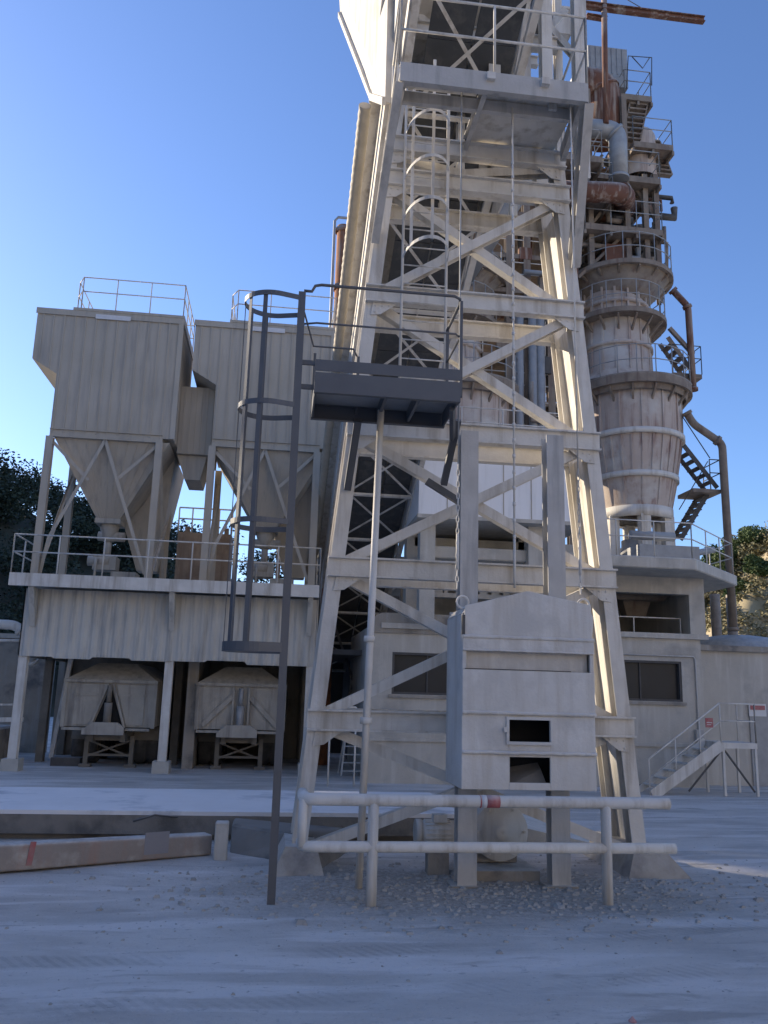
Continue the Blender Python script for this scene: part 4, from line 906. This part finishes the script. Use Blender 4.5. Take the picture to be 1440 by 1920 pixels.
# ================================================================== KILNS
KY = 26.0
def kiln(cxp, label, left=False):
    ax = PY(cxp, 900, KY); cx = ax.x
    zz = lambda y: PY(cxp, y, KY).z
    k = thing('lime_kiln', label, 'kiln', (cx, KY, zz(1030)), 'twin lime kilns')
    z960, z905, z830, z735, z700 = zz(965), zz(905), zz(832), zz(735), zz(712)
    pxm = 27.5/F
    R = lambda px: px*pxm
    part('lower_shell', M().lathe([(R(64), z960), (R(76), z905), (R(89), z830), (R(91), z735)], (cx, KY, 0), 48), KILN, k)
    for (zr, r) in ((z905, 79), (z830, 93)): part('flange', M().lathe([(R(r-6), zr-.07), (R(r+2), zr-.09), (R(r+2), zr+.09), (R(r-6), zr+.09)], (cx, KY, 0), 48), WST, k)
    part('base_skirt', M().lathe([(R(55), z960-.22), (R(68), z960-.25), (R(68), z960+.1), (R(60), z960+.12)], (cx, KY, 0), 48), WST, k)
    m = M()
    for i in range(28):
        a = 2*pi*i/28
        for (za, ra, zb2, rb) in ((z960+.12, 65, z905-.1, 76), (z905+.1, 77.5, z830-.1, 89), (z830+.1, 90.5, z735-.05, 91.5)):
            if (za == z830+.1 or za < z905) and i % 2: continue
            m.beam((cx+cos(a)*R(ra), KY+sin(a)*R(ra), za), (cx+cos(a)*R(rb), KY+sin(a)*R(rb), zb2), .05, .05, (cos(a), sin(a), 0))
    part('stiffener', m, KILN, k)
    for i in range(6):
        a = 2*pi*i/6+.35; part('leg', M().box((cx+cos(a)*R(58)-.16, KY+sin(a)*R(58)-.16, zq), (cx+cos(a)*R(58)+.16, KY+sin(a)*R(58)+.16, z960-.2)), WST, k)
    m = M(); m.box((cx-.9, KY-2.2, zq), (cx+1.0, KY-1.3, zq+.75)); m.tube([(cx-1.1, KY-2.0, zq+1.05), (cx+.3, KY-2.0, zq+1.05)], .14, 10); m.tube([(cx+.5, KY-1.6, zq+.5), (cx+1.8, KY-1.6, zq+.8)], .1, 8)
    m.lathe([(1.2, 0), (.5, 1.0), (.5, 1.2)], (cx, KY, zq+.05), 20); part('discharge_gear', m, GAL, k)
    def ring(name, y_, ro, ri, th=.12, rail=True, a0=0, a1=2*pi, mt=KPLAT, cxo=0, cx0=cx):
        cx = cx0+cxo
        z = zz(y_); part(name, M().lathe([(R(ri), z-th), (R(ro), z-th), (R(ro), z+.02), (R(ri), z+.02), (R(ri), z-th)], (cx, KY, 0), 40, 'Z', a0, a1, smooth=False), mt, k)
        if rail:
            m = M(); n_ = 20
            P = [V((cx+cos(a0+(a1-a0)*i/n_)*R(ro-2), KY+sin(a0+(a1-a0)*i/n_)*R(ro-2), z)) for i in range(n_+1)]
            for i, p in enumerate(P):
                m.tube([p, p+V((0, 0, 1))], .018, 5)
            for h in (.5, 1.0): m.tube([p+V((0, 0, h)) for p in P], .018, 5)
            part('guardrail', m, GAL, k)
        for i in range(16):
            a = 2*pi*i/16; part('platform_bracket', M().beam((cx+cos(a)*R(ro-4), KY+sin(a)*R(ro-4), z-th-.03), (cx+cos(a)*R(ri), KY+sin(a)*R(ri), z-th-.5), .06, .08), mt, k)
    zA, zB, zC = zz(712), zz(615), zz(520)
    part('middle_shell', M().lathe([(R(88), z735), (R(66), z735+.4), (R(64), zB), (R(60), zB+.1), (R(56), zC)], (cx-.5, KY, 0), 48), KILN, k)
    m = M()
    for i in range(16):
        a = 2*pi*i/16; m.beam((cx-.5+cos(a)*R(67), KY+sin(a)*R(67), z735+.3), (cx-.5+cos(a)*R(61), KY+sin(a)*R(61), zC), .07, .05, (cos(a), sin(a), 0))
    part('stiffener', m, KILN, k)
    ring('ring_platform', 738, 112, 86, .28)
    part('ring_fascia', M().lathe([(R(100), z735-.5), (R(113), z735-.02), (R(110), z735-.02), (R(98), z735-.5)], (cx, KY, 0), 48), KPLAT, k)
    ring('ring_platform', 615, 92, 60, .15, cxo=-.4)
    for zr, r in ((zz(668), 69), (zz(590), 64)): part('flange', M().lathe([(R(r-6), zr-.06), (R(r+1), zr-.06), (R(r+1), zr+.06), (R(r-6), zr+.06)], (cx-.5, KY, 0), 40), KILN, k)
    ring('ring_platform', 535, 104, 45, .14, cxo=-.32)
    part('platform_cone', M().lathe([(R(54), zz(580)), (R(97), zz(541)), (R(94), zz(541)), (R(50), zz(583))], (cx-.32, KY, 0), 40), KPLAT, k)
    if left: 
        part('top_shell', M().lathe([(R(56), zC), (R(30), zz(480)), (.01, zz(478))], (cx-.5, KY, 0), 32), KPLAT, k)
        return k, cx, zz
    return k, cx, zz
k1, kx1, kz = kiln(1190, 'right dusty lime kiln with ring platforms and conical ribbed lower shell')
k2, kx2, _ = kiln(862, 'left lime kiln half hidden behind the trestle and white bin', True)
# --- top works of the right kiln
tw = thing('kiln_head_tower', 'stacked rusty platforms and columns on top of the right kiln', 'tower', (kx1, KY, kz(530)))
def K(px, py, Y=KY): return PY(px, py, Y)
def plat(x0, x1, y, ya=24.6, yb=27.6, th=.22, mt=KPLAT, rails=True, h=1.0):
    a = PY(x0, y, ya); b = PY(x1, y, ya); z = (a.z+b.z)/2
    p_ = part('platform', M().box((a.x, ya, z-th), (b.x, yb, z)), mt, tw)
    m = M()
    n_ = max(2, int((b.x-a.x)/.9))
    for i in range(n_+1): x = a.x+(b.x-a.x)*i/n_; m.beam((x, ya+.02, z-th-.08), (x, yb-.02, z-th-.08), .08, .15)
    part('joist', m, mt, p_)
    if rails: part('guardrail', railing(M(), [(a.x, yb, z), (a.x, ya+.02, z), (b.x-.02, ya+.02, z), (b.x-.02, yb, z)], h, 1.0, .018), GAL, p_)
    return a.x, b.x, z
plat(1098, 1243, 424); plat(1055, 1238, 325); plat(1060, 1150, 350, 24.2, 27)
plat(1188, 1262, 268, 25.0, 27.2); plat(1172, 1222, 178, 25.0, 27.0); plat(1060, 1130, 290, 23.8, 27)
for (px, y1) in ((1085, 170), (1110, 170), (1180, 180), (1215, 330), (1236, 330)):
    for Y in (25.0, 27.2):
        a = K(px, 530, Y); b = K(px, y1, Y); part('column', M().ibeam((a.x, Y, kz(535)), (a.x, Y, b.z), .18, .18, (0, 1, 0), .02), KPLAT, tw)
for (x0, y0, x1, y1, Y) in ((1085, 520, 1180, 430, 25.1), (1180, 520, 1236, 430, 25.1), (1110, 420, 1180, 330, 25.1), (1236, 420, 1180, 335, 25.1), (1085, 345, 1130, 290, 25.1)):
    part('brace', M().angle(K(x0, y0, Y), K(x1, y1, Y), .1, (0, 1, 0), .012), KPLAT, tw)
rk = random.Random(21)
for i in range(84):
    px = rk.uniform(1068, 1236); py = rk.uniform(285, 525); Y = rk.uniform(25.0, 27.0); p = K(px, py, Y); s = rk.uniform(.12, .42)
    mt = rk.choice([KPLAT, KDARK, KPLAT, RUST, KDARK, GAL]); m = M()
    if rk.random() < .5: m.box((p.x-s, p.y, p.z-s*.8), (p.x+s, p.y+s, p.z+s*.8)); nm = 'equipment_box'
    else:
        q = p+V((rk.uniform(-1.2, 1.2), 0, rk.uniform(-.8, .8))); m.tube([p, V((q.x, p.y, p.z)), q], rk.uniform(.05, .14), 8); nm = 'process_pipe'
    part(nm, m, mt, tw)
for (x, y, r, h, mt) in ((1150, 500, .75, 2.2, KDARK), (1200, 500, .6, 1.8, KPLAT), (1120, 395, .5, 1.4, KPLAT)):
    p = K(x, y, 26.2); part('vessel', M().lathe([(r*.6, 0), (r, .3), (r, h-.3), (r*.5, h), (.01, h)], (p.x, 26.2, p.z-.3), 24), mt, tw)
# stair flights of the head tower
for (x0, y0, x1, y1, Y) in ((1185, 258, 1200, 185, 25.1), (1245, 325, 1222, 262, 25.6)):
    a = K(x0, y0, Y); b = K(x1, y1, Y); m = M(); 
    for k_ in range(9):
        p = a.lerp(b, k_/8); m.box((p.x-.32, Y, p.z-.03), (p.x+.32, Y+.22, p.z+.03))
    for s in (-1, 1): m.beam(a+V((s*.33, .1, 0)), b+V((s*.33, .1, 0)), .05, .16, (0, 1, 0))
    part('stair_flight', m, KPLAT, tw)
part('stair_guardrail', M().tube([K(1175, 165, 24.98)+V((0, 0, 0)), K(1178, 105, 24.98), K(1222, 108, 24.98), K(1222, 160, 24.98)], .02, 5).tube([K(1185, 106, 24.98), K(1205, 128, 24.98), K(1218, 108, 24.98)], .02, 5), KDARK, tw)
a = K(1102, 84, 25.4); b = K(1178, 165, 25.4); m = M(); m.box((a.x, 25.4, b.z), (b.x, 27.4, a.z)); x = a.x+.1
while x < b.x: m.box((x-.02, 25.37, b.z+.5), (x+.02, 25.4, a.z-.03)); x += .2
part('sheet_cabin', m, GAL, tw)
p = K(1195, 300, 26.0); part('side_tank', M().lathe([(.66, -.9), (.66, .8), (.6, .95), (.01, 1.0)], (p.x, 26, p.z), 24), KILN, tw)
# ducts
def duct(name, pts, r, mt, label, cat='duct', n=20):
    pts = [V(p) for p in pts]; out = []
    for i, p in enumerate(pts):
        if 0 < i < len(pts)-1:
            a = pts[i-1]; b = pts[i+1]; ra = min((p-a).length*.48, r*1.5); rb = min((b-p).length*.48, r*1.5)
            A = p+(a-p).normalized()*ra; B = p+(b-p).normalized()*rb
            for k in range(7): u = k/6; out.append(A.lerp(p, u).lerp(p.lerp(B, u), u))
        else: out.append(p)
    t = thing(name, label, cat, tuple(pts[0])); part('tube', M().tube(out, r, n), mt, t)
    for k in (0, len(out)//2, len(out)-1):
        p = out[k]; d = (out[min(k+1, len(out)-1)]-out[max(k-1, 0)]).normalized(); part('joint_flange', M().tube([p-d*.05, p+d*.05], r+.045, n), mt, t)
    return t
duct('rusty_duct', [K(1132, 262, 25.6), K(1134, 165, 25.6), K(1085, 160, 25.6)], .62, RUST, 'fat rusty red duct bending below the sheet cabin on top of the kiln')
duct('galvanised_duct', [K(1092, 240, 24.6), K(1158, 244, 24.6), K(1160, 335, 24.6)], .31, GAL, 'blue grey galvanised elbow duct below the rusty duct')
duct('rusty_crossover_duct', [K(1045, 358, 24.2), K(1172, 362, 24.2), K(1172, 388, 25.5)], .34, RUST, 'horizontal rust streaked duct ending in an elbow beside the platforms')
duct('inclined_galvanised_duct', [K(1040, 250, 20.5), K(868, 520, 23.5)], .33, GAL, 'shiny galvanised duct slanting down behind the trestle')
duct('dark_side_pipe', [K(1262, 545, 25), K(1290, 575, 25), K(1300, 730, 25)], .11, RUST, 'dark rusty pipe bending down the right side of the kiln')
duct('downpipe', [K(1288, 775, 25), K(1300, 795, 25), K(1354, 832, 25), K(1375, 1180, 24.9)], .125, KPLAT, 'long dusty downpipe descending from the kiln right of the stairs')
# side stairs of the kiln
ks = thing('kiln_side_stairs', 'steel stair flights climbing the right side of the kiln', 'stairs', (K(1310, 920).x, 26, zq))
a = K(1276, 1012, 25.4); b = K(1330, 920, 25.4); part('flight', stairs(M(), a, b, .7, (0, 1, 0)), KDARK, ks)
a2_ = K(1345, 915, 25.2); b2_ = K(1282, 835, 25.2); part('flight', stairs(M(), a2_, b2_, .7, (0, 1, 0)), KDARK, ks)
c0 = K(1300, 915, 25.1); c1_ = K(1352, 915, 25.1); part('landing', M().box((c0.x, 25.1, c0.z-.12), (c1_.x, 26.2, c0.z)), KPLAT, ks)
part('guardrail', railing(M(), [(c0.x+.6, 25.1, c0.z), (c1_.x, 25.1, c0.z), (c1_.x, 26.2, c0.z)], 1, 1, .018).tube([a2_+V((-.2, 0, 1)), b2_+V((0, 0, 1))], .018, 5).tube([a+V((0, 0, 1)), b+V((0, 0, 1))], .018, 5), KDARK, ks)
for (x0, y0, x1, y1) in ((1252, 632, 1296, 694),):
    a = K(x0, y0, 25.2); b = K(x1, y1, 25.2); lo, hi = (a, b) if a.z < b.z else (b, a); part('flight', stairs(M(), lo, hi, .6, (0, 1, 0)), KPLAT, ks)
a = K(1262, 698, 25.1); b = K(1316, 698, 25.1); part('landing', M().box((a.x, 25.1, a.z-.15), (b.x, 26.2, a.z)), KPLAT, ks); part('guardrail', railing(M(), [(a.x, 25.1, a.z), (b.x, 25.1, a.z), (b.x, 26.2, a.z)], 1, 1, .016), KDARK, ks)
part('stay', M().beam(K(1255, 615, 25.1), K(1300, 665, 25.1), .12, .12, (0, 1, 0)), KPLAT, ks)
part('stay', M().tube([K(1235, 455, 25), K(1250, 455, 25), K(1250, 520, 25)], .06, 6), KPLAT, ks)
# frame between the kilns
fr_ = thing('pipe_rack', 'brown steel pipe rack and walkways between the two kilns', 'frame', (K(1010, 900).x, 27, zq))
for px in (955, 990, 1035, 1070):
    for Y in (25.5, 28.5): a = K(px, 900, Y); part('column', M().ibeam((a.x, Y, zq), (a.x, Y, K(px, 290, Y).z), .24, .24, (0, 1, 0), .03), KPLAT, fr_)
for py in (300, 390, 470, 535, 600, 660, 745, 800):
    a = K(905, py, 25.4); b = K(1080, py, 25.4); pp = part('walkway', M().box((a.x, 25.4, a.z-.16), (b.x, 28.3, a.z)), KPLAT, fr_)
    part('guardrail', railing(M(), [(a.x, 25.4, a.z), (b.x, 25.4, a.z)], .95, 1, .018), WST, pp)
for i in range(60):
    px = rk.uniform(905, 1080); py = rk.uniform(460, 815); Y = rk.uniform(25.0, 27.2); p = K(px, py, Y); m = M()
    if rk.random() < .45: s = rk.uniform(.1, .3); m.box((p.x-s, p.y, p.z-s), (p.x+s, p.y+s, p.z+s)); nm = 'equipment_box'
    else: q = p+V((rk.choice([0, rk.uniform(-1.5, 1.5)]), 0, rk.uniform(-1.6, 1.6))); m.tube([p, V((p.x, p.y, q.z)), q], rk.uniform(.04, .13), 8); nm = 'process_pipe'
    part(nm, m, rk.choice([KPLAT, KDARK, GAL, KDARK, KPLAT, RUST]), fr_)
for px in (975, 1000, 1015): a = K(px, 800, 25.2); part('riser_pipe', M().tube([(a.x, 25.2, zq), (a.x, 25.2, K(px, 590, 25.2).z)], .14, 10), GAL, fr_)
# crane jib at top right
cj = thing('crane_jib', 'rusty crane jib beam reaching out to the right at the very top', 'crane', tuple(K(1130, 230, 24.4)))
part('jib_beam', M().ibeam(K(1085, 8, 24.3), K(1320, 38, 24.3), .2, .22, (0, 0, 1), .03), RUST, cj)
part('mast', M().tube([K(1136, 232, 24.3), K(1132, -40, 24.3)], .1, 10), RUST, cj)
part('stub_beam', M().ibeam(K(1100, 30, 24.6), K(1138, 36, 24.6), .15, .16, (0, 0, 1), .03), RUST, cj)
part('stay_cable', M().tube([K(1160, -10, 24.3), K(1205, 16, 24.3)], .015, 5), KDARK, cj)

# ================================================================== WEIGHBRIDGE, BARRIER, SMALL THINGS
q = PZ(300, 1521, .42); wy = q.y; wx1 = PZ(845, 1512, .42).x
wb_ = thing('weighbridge', 'long white dusted weighbridge deck with a low dark side face', 'weighbridge', (-3, wy+1.5, 0))
m = M(); m.box((-16, wy, .36), (wx1, wy+2.9, .42)); part('deck', m, LEDGE, wb_)
part('side_beam', M().channel((-16, wy+.06, .22), (wx1-.05, wy+.06, .22), .12, .27, (0, 0, 1), .02, side=1), PITC, wb_)
part('side_face', M().box((-16, wy+.13, -.1), (wx1-.1, wy+2.8, .355)), PITC, wb_)
m = M(); m.prism([(wx1, wy, .42), (wx1+.001, wy, -.05), (wx1+2.4, wy, -.05)], (0, 2.9, 0)); part('ramp', m, CONC, wb_)
m = M(); m.tube([PZ(250, 1540, .3), PZ(290, 1528, .4), PZ(420, 1540, .2), PZ(560, 1528, .35)], .015, 5); solo('loose_cable', m, KDARK, 'thin loose cable hanging along the dark side of the weighbridge', 'cable', tuple(PZ(300, 1530, .3)))
b0 = PZ(0, 1641, 0); b1 = PZ(397, 1603, 0); d = (b1-b0).normalized(); bst = b0-d*3.0
BARR = mat('stained_barrier', (.33, .285, .245), (.25, .21, .175), 1.3, .9, c3=(.46, .42, .36), s3=1.5, streak=(.34, .22, .17), dust=DUST, bump=.3)
bm = thing('concrete_barrier', 'low stained concrete barrier beam with a faded red stripe, left foreground', 'barrier', tuple(b1))
m = M(); nn = V((-d.y, d.x, 0)); hB = .42
m.add([bst+V((0, 0, .06)), b1+V((0, 0, .0)), b1+nn*.3, bst+nn*.3+V((0, 0, .06)), bst+V((0, 0, hB)), b1+V((0, 0, hB-.15)), b1+nn*.26+V((0, 0, hB-.15)), bst+nn*.26+V((0, 0, hB))],
      [(0,3,2,1),(4,5,6,7),(0,1,5,4),(1,2,6,5),(2,3,7,6),(3,0,4,7)])
o = part('beam', m, BARR, bm); bv = o.modifiers.new('b', 'BEVEL'); bv.width = .03; bv.segments = 3
pr0 = b0+d*.32
part('red_stripe', M().beam(pr0-nn*.004+V((0, 0, .08)), pr0-nn*.004+V((.03, 0, .36)), .07, .006, nn), mat('faded_red', (.40, .10, .10), (.33, .22, .19), 9, .9, bump=.1), bm)
pr1 = b0+d*1.95
part('grey_patch', M().beam(pr1-nn*.003+V((0, 0, .08)), pr1-nn*.003+V((0, 0, .36)), .34, .005, nn), mat('grey_patch_paint', (.24, .24, .26), (.28, .26, .25), 5, .9, bump=.1), bm)
pp = PZ(412, 1612, 0); m = M(); m.box((pp.x-.09, pp.y, -.1), (pp.x+.09, pp.y+.2, .48)); o = solo('marker_stub', m, CONC, 'short square concrete stub post at the end of the barrier', 'post', (pp.x, pp.y, 0)); bv = o.modifiers.new('b', 'BEVEL'); bv.width = .015
p1 = PZ(430, 1600, 0); p2 = PZ(600, 1625, 0)
m = M(); m.add([(p1.x, p1.y+.1, -.05), (p2.x, p2.y-.3, -.05), (p2.x+.5, p2.y+1.2, -.05), (p1.x, p1.y+1.2, -.05), (p1.x, p1.y+.35, .34), (p2.x-.1, p2.y+.2, .34), (p2.x+.4, p2.y+1.0, .34), (p1.x, p1.y+1.0, .34)],
      [(0,3,2,1),(4,5,6,7),(0,1,5,4),(1,2,6,5),(2,3,7,6),(3,0,4,7)])
o = solo('concrete_pad', m, PITC, 'sloped concrete pad between the stub post and the trestle foot', 'pad', (p1.x, p1.y, 0)); bv = o.modifiers.new('b', 'BEVEL'); bv.width = .03
# winch: motor + gear drum
pm = PZ(825, 1600, 0); mo = thing('electric_motor', 'dusty finned electric motor lying at the trestle foot left of the drum', 'motor', (pm.x, 11.6, .25))
mc = PY(820, 1560, 11.6)
m = M(); m.tube([(mc.x-.22, 11.6, mc.z), (mc.x+.22, 11.6, mc.z)], .15, 20)
for k in range(18): a = k*2*pi/18; m.beam((mc.x-.18, 11.6+cos(a)*.155, mc.z+sin(a)*.155), (mc.x+.16, 11.6+cos(a)*.155, mc.z+sin(a)*.155), .01, .018, (0, cos(a), sin(a)))
part('housing', m, WST, mo); part('fan_cover', M().tube([(mc.x-.30, 11.6, mc.z), (mc.x-.22, 11.6, mc.z)], .165, 20), CLAD2, mo); part('shaft', M().tube([(mc.x+.2, 11.6, mc.z), (mc.x+.42, 11.6, mc.z)], .04, 10), WST, mo)
part('terminal_box', M().box((mc.x-.08, 11.45, mc.z+.14), (mc.x+.1, 11.6, mc.z+.24)), WST, mo); part('foot_frame', M().box((mc.x-.18, 11.48, mc.z-.2), (mc.x+.18, 11.72, mc.z-.13)).box((mc.x-.14, 11.5, -.05), (mc.x+.14, 11.7, mc.z-.2)), CONCD, mo)
gc = PY(940, 1560, 11.3); gd = thing('winch_drum_housing', 'round dusty winch drum housing on a concrete block under the box', 'winch', (gc.x, 11.4, .1))
m = M(); m.lathe([(.01, -.16), (.10, -.16), (.10, -.12), (.26, -.12), (.27, -.09), (.36, -.09), (.37, -.05), (.37, .22), (.01, .22)], (gc.x, 11.4, gc.z), 36, 'Y'); part('drum', m, WST, gd)
part('casing', M().box((gc.x-.25, 11.63, .12), (gc.x+.30, 11.95, gc.z+.22)), CONCD, gd); part('block', M().box((gc.x-.42, 11.1, -.1), (gc.x+.45, 12.1, .11)), CONCD, gd)
for k in range(6): a = k*pi/3; part('bolt', M().tube([(gc.x+cos(a)*.31, 11.29, gc.z+sin(a)*.31), (gc.x+cos(a)*.31, 11.31, gc.z+sin(a)*.31)], .018, 6), WST, gd)
m = M(); m.box((PY(1000, 1500, 11.3).x-.6, 11.2, .9), (PY(1000, 1500, 11.3).x, 11.5, 1.0)); 
# A-frame step ladder
ls = PZ(664, 1455, 0); sl_ = thing('step_ladder', 'small white metal step ladder leaning behind the trestle leg', 'ladder', (ls.x, ls.y, 0))
w_ = .36; zt3 = 1.35
for s in (-1, 1): part('rail', M().beam((ls.x+s*w_, ls.y, 0), (ls.x+s*w_*.62, ls.y+.35, zt3), .05, .04, (0, 1, 0)), WST, sl_)
for s in (-1, 1): part('rear_leg', M().beam((ls.x+s*w_*1.05, ls.y+.9, 0), (ls.x+s*w_*.62, ls.y+.4, zt3), .035, .03, (0, 1, 0)), WST, sl_)
for k in range(6): u = (k+.6)/6.3; part('step', M().box((ls.x-w_*(1-.38*u), ls.y+.35*u-.06, zt3*u-.015), (ls.x+w_*(1-.38*u), ls.y+.35*u+.06, zt3*u+.015)), WST, sl_)
m = M(); ga = PY(620, 1325, 21.5); gb = PY(668, 1325, 21.5); railing(m, [(ga.x, 21.5, 0), (gb.x, 21.5, 0)], ga.z, .6, .025, (.97, .8)); solo('pipe_gate', m, WST, 'low white pipe frame behind the trestle left leg', 'frame', (ga.x, 21.5, 0))
# weeds and hose
wd = M(); c = PZ(752, 1452, 0); leafball(wd, V((c.x, c.y, .12)), .55, .22, 500, .05, rnd); c = PZ(815, 1456, 0); leafball(wd, V((c.x, c.y, .06)), .35, .1, 150, .05, rnd)
solo('weeds', wd, WEED, 'green weeds growing at the foot of the building wall', 'weeds', (0, 0, 0), kind='stuff')
# debris
m = M()
for k in range(11):
    p = PZ(1110+rk.uniform(0, 150), 1465+rk.uniform(-6, 14), 0); a = rk.uniform(-.5, .5); L_ = rk.uniform(.2, .7); m.beam((p.x, p.y, .04), (p.x+cos(a)*L_, p.y+sin(a)*L_, .04+rk.uniform(0, .2)), .05, .02)
solo('scrap_pile', m, KDARK, 'loose dark scrap strips lying before the stair foot', 'scrap', tuple(PZ(1180, 1470, 0)))
stn = M()
for k in range(2600):
    if k < 2000: x = rk.gauss(2.6, 1.9); y = rk.gauss(10.5, .8)
    else: x = rk.uniform(-4, 9); y = rk.uniform(5, 14)
    far_ = k >= 2000
    s = (.45 if far_ else 1)*rk.choice([.007, .010, .014, .02, .028, .036]) * rk.uniform(.7, 1.3); z = ground_h(x, y)
    if k < 26: s = rk.uniform(.04, .07)
    vs = [V((x+dx*s*rk.uniform(.6, 1.2), y+dy*s*rk.uniform(.6, 1.2), z+dz*s*rk.uniform(.5, 1))) for dx, dy, dz in ((-1,-1,-.3),(1,-1,-.3),(1,1,-.3),(-1,1,-.3),(-.6,-.5,.7),(.6,-.6,.7),(.5,.6,.7),(-.6,.5,.7))]
    stn.add(vs, [(0,3,2,1),(4,5,6,7),(0,1,5,4),(1,2,6,5),(2,3,7,6),(3,0,4,7)])
solo('loose_stones', stn, STONE, 'loose pale stones and grit scattered round the trestle foot', 'stones', (0, 0, 0), kind='stuff')
rp = PZ(1186, 1916, 0); m = M(); m.lathe([(.03, 0), (.028, .008), (.012, .025), (.006, .035), (.001, .037)], (rp.x, rp.y, ground_h(rp.x, rp.y)), 14); solo('red_marker_cap', m, RED, 'tiny red cap on the ground at the bottom edge', 'marker', (rp.x, rp.y, 0))
# far left: low wall, duct, slab
lw = thing('side_wall', 'dark stained wall beyond the open side of the truck bay, far left', 'wall', (-10, 30, 0))
part('masonry', M().box((-16, 30, 0), (-7.4, 30.4, 3.7)), CONCD, lw); part('coping', M().box((-16, 29.9, 3.7), (-7.4, 30.5, 3.85)), CONC, lw)
duct('left_duct', [PY(-60, 1168, 26), PY(30, 1172, 26), PY(48, 1190, 26), PY(60, 1240, 26.5)], .14, WST, 'pale pipe entering the silo house from the left edge', 'pipe')
a = PY(-40, 1201, 25.5); b = PY(44, 1201, 25.5); solo('handrail_bar', M().tube([a, b], .04, 8), WST, 'thin horizontal white bar left of the silo house below the pale pipe', 'bar', tuple(a))
m = M(); a = PZ(-30, 1400, 0); m.box((-9.4, 25.5, 0), (-7.6, 27.5, 1.0)); o = solo('concrete_tank', m, CONCD, 'squat dark concrete block beside the left bay column', 'block', (-8.5, 26.5, 0)); bv = o.modifiers.new('b', 'BEVEL'); bv.width = .06
m = M(); m.beam((-10, 25.2, 1.15), (-6.9, 25.4, 1.25), .1, .12); m.beam((-9.5, 25.3, 1.3), (-7.7, 25.3, 2.1), .05, .05); m.beam((-9.5, 25.3, 1.6), (-7.2, 25.3, 1.65), .05, .05); solo('steel_trough', m, WST, 'pale steel trough frame at the far left of the truck bay', 'trough', (-8.5, 25.3, 1.1))
# structures seen behind the silos
bh = thing('rusty_hopper_frame', 'orange brown hopper frame standing behind the right silo', 'hopper', (.3, 31, 5))
hc = PY(565, 1010, 31); m = M(); m.add([(hc.x-.9, 30.2, hc.z+.9), (hc.x+.9, 30.2, hc.z+.9), (hc.x+.9, 32, hc.z+.9), (hc.x-.9, 32, hc.z+.9), (hc.x-.2, 30.6, hc.z-1), (hc.x+.2, 30.6, hc.z-1), (hc.x+.2, 31.4, hc.z-1), (hc.x-.2, 31.4, hc.z-1)], [(0,3,2,1),(4,5,6,7),(0,1,5,4),(1,2,6,5),(2,3,7,6),(3,0,4,7)]); part('hopper', m, RUST, bh)
m = M(); p = PY(380, 1020, 30.5); m.box((p.x-.9, 30.5, 5.1), (p.x+1.0, 32, p.z+.4)); part('cabin', m, KPLAT, bh); part('guardrail', railing(M(), [(p.x-.9, 30.5, p.z+.4), (p.x+1, 30.5, p.z+.4)], .9, .5, .03), WST, bh)
for x in (hc.x-.8, hc.x+.8, p.x-.6, p.x+.8): part('leg', M().ibeam((x, 30.8, 0), (x, 30.8, hc.z+.2), .16, .16, (0, 1, 0), .02), KPLAT, bh)
